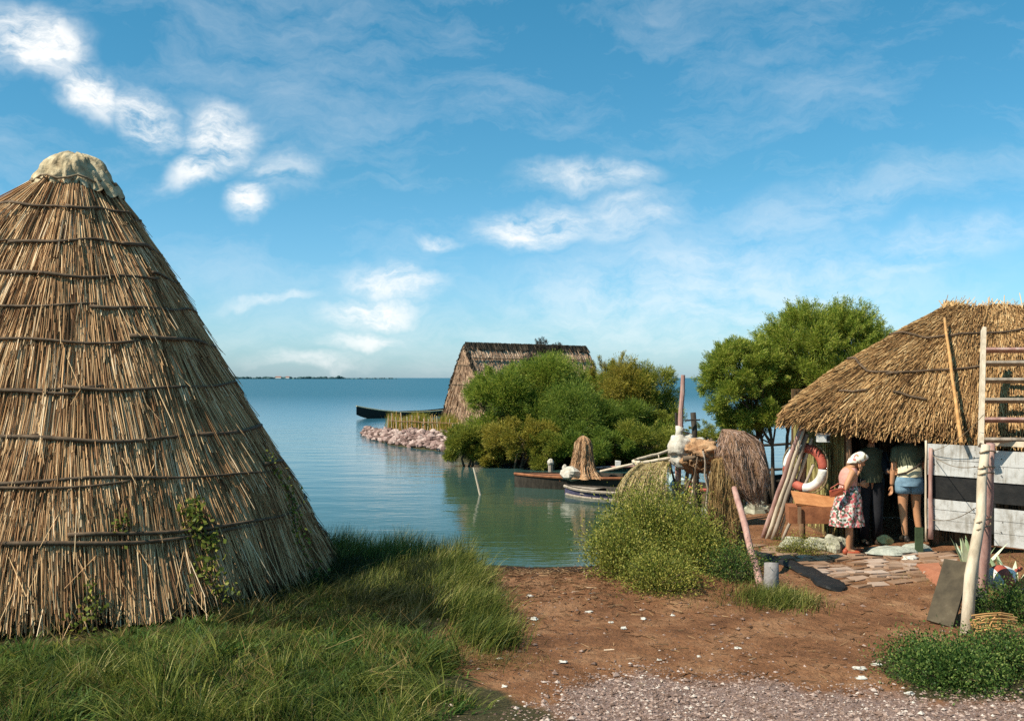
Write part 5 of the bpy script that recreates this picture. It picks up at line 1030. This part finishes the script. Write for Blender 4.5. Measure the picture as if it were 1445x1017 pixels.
def addpoly(mb, V, Fc, xf=None):
    V = [xf @ v if xf else v for v in V]
    mb.add(V, [f for f in Fc if len(f) == 4], [f for f in Fc if len(f) == 3], .5)
def head(mb, c, R, s=1.0):
    """face looks along local +X; R orients"""
    def fn(u, v):
        th = 2*math.pi*u; ph = math.pi*(v*.996+.002); d = Vector((math.sin(ph)*math.cos(th), math.sin(ph)*math.sin(th), math.cos(ph)))
        x, y, z = d.x*.095, d.y*.075, d.z*.115
        if z < 0: x = x*(1+.12*(-d.z))+.012*(-d.z); y *= 1-.28*(-d.z)**1.5
        if d.x > 0:
            fr = max(0, d.x)**3
            x += .026*math.exp(-((d.y/.16)**2+((d.z+.12)/.2)**2))*(d.x > .3)       # nose
            x -= .012*(math.exp(-(((abs(d.y)-.36)/.16)**2+((d.z-.06)/.13)**2)))     # eye sockets
            x += .008*math.exp(-((d.y/.3)**2+((d.z+.48)/.07)**2))+.010*math.exp(-((d.y/.3)**2+((d.z+.78)/.12)**2))
        return c+R @ (Vector((x, y, z))*s)
    mb.grid(fn, 40, 30, True, .5)
    for sg in (1, -1): mb.blob(c+R @ (Vector((-.005, sg*.078, -.005))*s), (.012, .012, .03), 2, .1, 8, 6, r=.5)
def face_parts(o, c, R, org, s=1.0):
    for sg in (1, -1):
        mb = MB(); mb.blob(c+R @ (Vector((.083, sg*.03, .008))*s), (.010,)*3, 1, 0, 8, 6); mb.build('eye', M['hair'], o, org)
    mb = MB(); mb.tube([c+R @ (Vector((.092, y*.022, -.055+.004*y*y))*s) for y in (-1, 0, 1)], .005, 6); mb.build('lips', M['redpaint'], o, org)
def hand(mb, wrist, d, up, s=1.0, curl=.5):
    """palm along d, thumb on the side of up"""
    d = Vector(d).normalized(); up = Vector(up); up = (up-d*up.dot(d)).normalized(); n = d.cross(up)
    V = []
    def pal(u, v):
        th = 6.283*u; w = (.024+.018*math.sin(min(1, v*1.3)*1.57)); return wrist+d*(.085*v*s)+up*math.cos(th)*w*s+n*math.sin(th)*.014*s*(1.1-.3*v)
    mb.grid(pal, 12, 6, True, .5)
    for i, ln in enumerate((.068, .078, .072, .056)):
        b0 = wrist+d*.075*s+up*((1.5-i)*.0195*s); a1 = (d*math.cos(curl*.5)-n*math.sin(curl*.5)); a2 = (d*math.cos(curl*1.3)-n*math.sin(curl*1.3)); p1 = b0+a1*ln*.5*s+up*(1.5-i)*.003
        mb.tube([b0, p1, p1+a2*ln*.5*s], [.0092*s, .0085*s, .006*s], 7, .5)
    b0 = wrist+d*.022*s+up*.03*s; a1 = (d*.7+up*.6-n*.25).normalized(); p1 = b0+a1*.04*s; mb.tube([b0, p1, p1+(d*.9+up*.2-n*.3).normalized()*.03*s], [.012*s, .0105*s, .007*s], 7, .5)
def cloth(rings, name, mat, o, org, n=30, fold=.0, nf=9, thick=True):
    """rings: (centre, rx, ry) horizontal ellipses top to bottom"""
    mb = MB(); k = len(rings)
    def fn(u, v):
        i = int(round(v*(k-1))); c, rx, ry = rings[i]; th = 6.283185*u; q = 1+fold*(i/(k-1))*math.sin(nf*th+i*.25)+.02*math.sin(3*th+i)
        return Vector(c)+Vector((rx*q*math.cos(th), ry*q*math.sin(th), 0))
    mb.grid(fn, n, k, True); return mb.build(name, mat, o, org, smooth=True)
def lerprings(keys, m):
    out = []
    for i in range(m):
        f = i/(m-1)*(len(keys)-1); j = min(int(f), len(keys)-2); t = f-j; a, b_ = keys[j], keys[j+1]
        out.append((Vector(a[0]).lerp(Vector(b_[0]), t), a[1]+(b_[1]-a[1])*t, a[2]+(b_[2]-a[2])*t))
    return out
# woman: profile to the right, head bowed, hand to her face
wb = G(1197, 14.15); wo_ = thing('person', wb, 'woman in a white headscarf and flowered skirt, head bowed into her hand', 'person', 'people at the open hut')
T = lambda x, y, z: wb+Vector((x, y, z))
J = {'pel': (T(.0, 0, .84), (.125, .14)), 'waist': (T(.0, 0, .98), (.095, .115)), 'chest': (T(.01, 0, 1.14), (.105, .14)), 'neckb': (T(.05, 0, 1.245), .055), 'neck': (T(.09, 0, 1.285), .045), 'headb': (T(.12, 0, 1.32), .045),
     'shR': (T(.01, -.155, 1.18), .05), 'elR': (T(-.13, -.20, .93), .037), 'wrR': (T(.13, -.10, 1.20), .024), 'shL': (T(.0, .155, 1.19), .05), 'elL': (T(.05, .2, .95), .037), 'wrL': (T(.20, .1, 1.0), .025),
     'hipR': (T(.0, -.085, .78), .085), 'knR': (T(-.02, -.09, .43), .055), 'anR': (T(-.03, -.09, .085), .034), 'toR': (T(.10, -.10, .03), .03), 'hipL': (T(.0, .085, .78), .085), 'knL': (T(.05, .09, .43), .055), 'anL': (T(.06, .1, .085), .034), 'toL': (T(.19, .1, .03), .03)}
Bn = [('pel','waist'),('waist','chest'),('chest','neckb'),('neckb','neck'),('neck','headb'),('chest','shR'),('shR','elR'),('elR','wrR'),('chest','shL'),('shL','elL'),('elL','wrL'),('pel','hipR'),('hipR','knR'),('knR','anR'),('anR','toR'),('pel','hipL'),('hipL','knL'),('knL','anL'),('anL','toL')]
mb = MB(); V, Fc = skinned(Bn, J); addpoly(mb, V, Fc); hc = T(.145, 0, 1.355); HR = Matrix.Rotation(.62, 3, 'Y'); head(mb, hc, HR, 1.0)
hand(mb, J['wrR'][0], Vector((.06, .07, .10)), Vector((0, 0, 1)), .95, .8); hand(mb, J['wrL'][0], Vector((1, -.1, -.2)), Vector((0, 0, 1)), .95, .5); mb.build('body', M['skin'], wo_, wb, smooth=True); face_parts(wo_, hc, HR, wb, 1.0)
mb = MB()
def scarf(u, v):
    th = 6.283185*u; ph = math.pi*(.01+.66*v); d = Vector((math.sin(ph)*math.cos(th), math.sin(ph)*math.sin(th), math.cos(ph))); p = Vector((d.x*.108, d.y*.09, d.z*.128)); front = max(0, d.x)*v
    p += Vector((-.02*v*(d.x < 0), 0, .125*front+.0)); p *= 1+.03*math.sin(9*th+4*v)*v; p.z -= .085*v*max(0, -d.x); p.x *= .95; return hc+HR @ (p*.97)
mb.grid(scarf, 36, 16, True); mb.blob(hc+HR @ Vector((-.095, 0, -.085)), (.02, .03, .035), 3, .3); mb.build('headscarf', M['scarf'], wo_, wb, smooth=True)
cloth(lerprings([(T(.045, 0, 1.245), .06, .13), (T(.015, 0, 1.19), .115, .165), (T(.0, 0, 1.1), .125, .165), (T(-.005, 0, .98), .115, .14), (T(0, 0, .93), .135, .15)], 14), 'blouse', M['blouse'], wo_, wb, 30, .02)
cloth(lerprings([(T(.0, 0, 1.0), .115, .135), (T(.01, 0, .92), .15, .17), (T(.0, 0, .78), .18, .2), (T(-.02, 0, .6), .205, .215), (T(-.03, 0, .42), .235, .23)], 18), 'skirt', M['floral'], wo_, wb, 60, .085, 9)
for sg, an in (('R', J['anR'][0]), ('L', J['anL'][0])):
    mb = MB(); mb.blob(Vector((an.x+.055, an.y, g(an.x, an.y)+.035)), (.125, .045, .04), 4, .08, 16, 9, flat=-.6); mb.blob(Vector((an.x-.04, an.y, g(an.x, an.y)+.05)), (.04, .036, .05), 4, .05); mb.build('shoe', M['redshoe'], wo_, wb, smooth=True)
hb = T(-.245, -.22, .905); bo = thing('handbag', hb, 'red handbag carried on the elbow of the woman', 'handbag'); mb = MB(); mb.box(hb, (.18, .06, .085), Matrix.Rotation(-.18, 3, 'Y'), .008); mb.build('bag', M['redshoe'], bo, hb); mb = MB(); mb.box(hb+Vector((.01, -.0, .045)), (.17, .066, .025), Matrix.Rotation(-.18, 3, 'Y'), .005); mb.build('flap', M['redpaint'], bo, hb)
mb = MB(); mb.tube([hb+Vector((-.08, 0, .06)), hb+Vector((.03, .0, .13)), hb+Vector((.12, .02, .10)), hb+Vector((.11, .0, .03))], .009, 6); mb.build('handle', M['redshoe'], bo, hb)

def standing(base, label, face, J, extra):
    pass
# man seen from behind
mbse = G(1283, 14.5); mbse.z += .10; mo = thing('person', mbse, 'man in denim shorts seen from behind with a cream bag at his waist', 'person', 'people at the open hut')
T2 = lambda x, y, z: mbse+Vector((x, y, z))
J = {'pel': (T2(0, 0, .92), (.15, .12)), 'waist': (T2(0, .01, 1.06), (.135, .105)), 'chest': (T2(0, .03, 1.27), (.17, .12)), 'neckb': (T2(0, .04, 1.41), .07), 'neck': (T2(0, .05, 1.47), .055), 'headb': (T2(0, .07, 1.52), .055),
     'shL': (T2(-.17, .03, 1.34), .062), 'elL': (T2(-.225, .02, 1.06), .045), 'wrL': (T2(-.235, .05, .82), .03), 'shR': (T2(.17, .03, 1.34), .062), 'elR': (T2(.235, .06, 1.08), .045), 'wrR': (T2(.17, .26, 1.12), .03),
     'hipL': (T2(-.09, 0, .86), .095), 'knL': (T2(-.085, .015, .47), .062), 'anL': (T2(-.06, -.01, .09), .04), 'toL': (T2(-.085, .12, .035), .038), 'hipR': (T2(.09, 0, .86), .095), 'knR': (T2(.115, .03, .47), .062), 'anR': (T2(.155, .0, .09), .04), 'toR': (T2(.18, .13, .035), .038)}
Bn = [('pel','waist'),('waist','chest'),('chest','neckb'),('neckb','neck'),('neck','headb'),('chest','shL'),('shL','elL'),('elL','wrL'),('chest','shR'),('shR','elR'),('elR','wrR'),('pel','hipL'),('hipL','knL'),('knL','anL'),('anL','toL'),('pel','hipR'),('hipR','knR'),('knR','anR'),('anR','toR')]
mb = MB(); V, Fc = skinned(Bn, J); addpoly(mb, V, Fc); hc = T2(0, .10, 1.60); HR = Matrix.Rotation(math.pi/2, 3, 'Z') @ Matrix.Rotation(.2, 3, 'Y'); head(mb, hc, HR, 1.0)
hand(mb, J['wrL'][0], Vector((.05, .1, -1)), Vector((0, 1, 0)), 1.05, .6); hand(mb, J['wrR'][0], Vector((-.3, 1, .1)), Vector((0, 0, 1)), 1.05, .6); mb.build('body', M['skin'], mo, mbse, smooth=True); face_parts(mo, hc, HR, mbse)
mb = MB()
def hairf(u, v):
    th = 6.283185*u; ph = math.pi*(.01+.62*v); d = Vector((math.sin(ph)*math.cos(th), math.sin(ph)*math.sin(th), math.cos(ph))); p = Vector((d.x*.104, d.y*.084, d.z*.124)); p.z += .09*max(0, d.x)*v; return hc+HR @ p
mb.grid(hairf, 30, 12, True); mb.build('hair', M['hair'], mo, mbse, smooth=True)
cloth(lerprings([(T2(0, .04, 1.44), .08, .075), (T2(0, .03, 1.395), .19, .12), (T2(0, .03, 1.3), .215, .145), (T2(0, .02, 1.15), .19, .14), (T2(0, .01, 1.08), .175, .135)], 14), 'shirt', M['tshirt'], mo, mbse, 30, .03)
for sg, a, b_ in ((-1, J['shL'][0], J['elL'][0]), (1, J['shR'][0], J['elR'][0])):
    mb = MB(); e_ = a.lerp(b_, .62); mb.tube([a+Vector((-sg*.03, 0, .02)), a, a.lerp(b_, .35), e_], [.07, .08, .074, .07], 14); mb.build('sleeve', M['tshirt'], mo, mbse, smooth=True)
cloth(lerprings([(T2(0, .01, 1.13), .172, .13), (T2(0, .0, 1.05), .182, .143), (T2(0, .0, .96), .186, .15)], 8), 'waist_wrap', M['creamcloth'], mo, mbse, 30, .02)
cloth(lerprings([(T2(0, .0, .985), .178, .142), (T2(0, 0, .9), .196, .155), (T2(0, 0, .83), .205, .155)], 8), 'shorts', M['denim'], mo, mbse, 36, .01)
for sg, k_ in ((-1, 'L'), (1, 'R')):
    a = J['hip'+k_][0]; b_ = J['kn'+k_][0]; mb = MB(); mb.tube([a+Vector((0, 0, .04)), a, a.lerp(b_, .2), a.lerp(b_, .36)], [.1, .114, .112, .108], 16); mb.build('shorts_leg', M['denim'], mo, mbse, smooth=True)
    an = J['an'+k_][0]; mb = MB(); mb.blob(Vector((an.x+.02, an.y+.05, mbse.z+.035)), (.05, .135, .045), 4, .08, 16, 9, flat=-.6); mb.blob(Vector((an.x, an.y-.02, mbse.z+.06)), (.048, .05, .055), 4, .05); mb.build('shoe', M['shoe'], mo, mbse, smooth=True)
mb = MB(); mb.tube([T2(-.19, -.05, .99), T2(-.1, -.16, 1.03), T2(.02, -.17, 1.10), T2(.12, -.14, 1.17), T2(.19, -.03, 1.24)], .014, 6); mb.build('strap', M['shoe'], mo, mbse)
# third person, deep in the shade of the doorway
pb_ = G(1228, 15.0); po = thing('person', pb_, 'dim figure in dark trousers standing in the shaded doorway, one hand held out', 'person', 'people at the open hut'); T3 = lambda x, y, z: pb_+Vector((x, y, z))
J = {'pel': (T3(0, 0, .95), (.15, .12)), 'waist': (T3(0, 0, 1.08), (.13, .105)), 'chest': (T3(0, -.01, 1.3), (.165, .12)), 'neckb': (T3(0, -.02, 1.44), .07), 'neck': (T3(0, -.03, 1.5), .055), 'headb': (T3(0, -.03, 1.56), .055),
     'shL': (T3(.17, 0, 1.37), .06), 'elL': (T3(.20, -.16, 1.12), .045), 'wrL': (T3(.13, -.42, 1.14), .03), 'shR': (T3(-.17, 0, 1.37), .06), 'elR': (T3(-.23, .04, 1.1), .045), 'wrR': (T3(-.2, -.02, .86), .03),
     'hipL': (T3(.09, 0, .88), .095), 'knL': (T3(.1, -.01, .48), .065), 'anL': (T3(.1, 0, .09), .045), 'toL': (T3(.12, -.12, .035), .04), 'hipR': (T3(-.09, 0, .88), .095), 'knR': (T3(-.1, -.01, .48), .065), 'anR': (T3(-.1, 0, .09), .045), 'toR': (T3(-.12, -.12, .035), .04)}
mb = MB(); V, Fc = skinned(Bn, J); addpoly(mb, V, Fc); hc = T3(0, -.06, 1.64); HR = Matrix.Rotation(-math.pi/2, 3, 'Z'); head(mb, hc, HR, 1.0); hand(mb, J['wrL'][0], Vector((.5, -.8, .05)), Vector((0, .1, 1)), 1.15, .4); hand(mb, J['wrR'][0], Vector((0, -.1, -1)), Vector((0, -1, 0)), 1.05, .6)
mb.build('body', M['skin'], po, pb_, smooth=True); face_parts(po, hc, HR, pb_); mb = MB(); mb.grid(hairf, 30, 12, True); mb.build('hair', M['hair'], po, pb_, smooth=True)
cloth(lerprings([(T3(0, -.02, 1.47), .08, .075), (T3(0, 0, 1.42), .19, .12), (T3(0, 0, 1.3), .21, .145), (T3(0, 0, 1.1), .185, .145), (T3(0, 0, .95), .19, .15)], 14), 'shirt', M['tshirt'], po, pb_, 30, .03)
for a, b_, w in ((J['shL'][0], J['elL'][0], J['wrL'][0]), (J['shR'][0], J['elR'][0], J['wrR'][0])):
    mb = MB(); mb.tube([a+Vector((0, 0, .02)), a, a.lerp(b_, .5), b_, b_.lerp(w, .85)], [.07, .078, .07, .06, .048], 14); mb.build('sleeve', M['darkcloth'], po, pb_, smooth=True)
for k_ in ('L', 'R'):
    a = J['hip'+k_][0]; b_ = J['kn'+k_][0]; an = J['an'+k_][0]; mb = MB(); mb.tube([a+Vector((0, 0, .12)), a, a.lerp(b_, .5), b_, an], [.12, .118, .1, .085, .075], 16); mb.build('trouser_leg', M['darkcloth'], po, pb_, smooth=True)
    mb = MB(); mb.blob(Vector((an.x+.0, an.y-.05, pb_.z+.04)), (.05, .135, .045), 4, .08, 16, 9, flat=-.6); mb.build('shoe', M['shoe'], po, pb_, smooth=True)

# ------------------------------------------------------------------ far shore
D = 2600.; fs = MB(); fs.grid(lambda u, v: Vector((X_(250+310*u, D), D+400*v, WZ-1+(2.2*math.sin(math.pi*u)**.3 if 0 < v < 1 else 0))), 24, 3); tag(fs.build('far_shore', M['tamdark']), None, None, None, 'structure')
mb = MB(); random.seed(9)
for i in range(230):
    px = 262+random.random()**1.2*(295 if i % 4 else 210); s = U(1.6, 4.6)*(1 if px < 480 else .45); mb.blob((X_(px, D), D+U(0, 60), s*.5), (s*U(1.2, 2.6), s, s*.9), i, .3, 8, 6)
for k in range(3): mb.blob((X_(477+k*.8, D), D, 5), (2.5, 3, 3.2), k, .3, 8, 6)
tag(mb.build('treeline', noisemat('far_trees', [(.3,(.02,.05,.055)),(.7,(.04,.085,.085))], .05)), 'low blue green line of trees on the far shore', None, None, 'stuff')
for px, w_, lab in ((393, 14, 'wider white house on the far shore'), (406, 9, 'narrow white house on the far shore')):
    b_ = Vector((X_(px, D-20), D-20, .8)); o = thing('white_house', b_, lab, 'house', 'houses on the far shore'); mb = MB(); mb.box(b_+Vector((0, 0, 1.8)), (w_, 8, 3.6)); mb.build('wall', M['whitepaint'], o, b_)
    mb = MB(); mb.add([b_+Vector(v) for v in ((-w_/2-.5,-4.5,3.6),(w_/2+.5,-4.5,3.6),(w_/2+.5,4.5,3.6),(-w_/2-.5,4.5,3.6),(-w_/2,0,5.6),(w_/2,0,5.6))], [(0,1,5,4),(2,3,4,5)], [(0,4,3),(1,2,5)]); mb.build('roof', M['brick'], o, b_)
SC.cycles.use_denoising = False
SC.cycles.max_bounces = 8; SC.cycles.transparent_max_bounces = 16
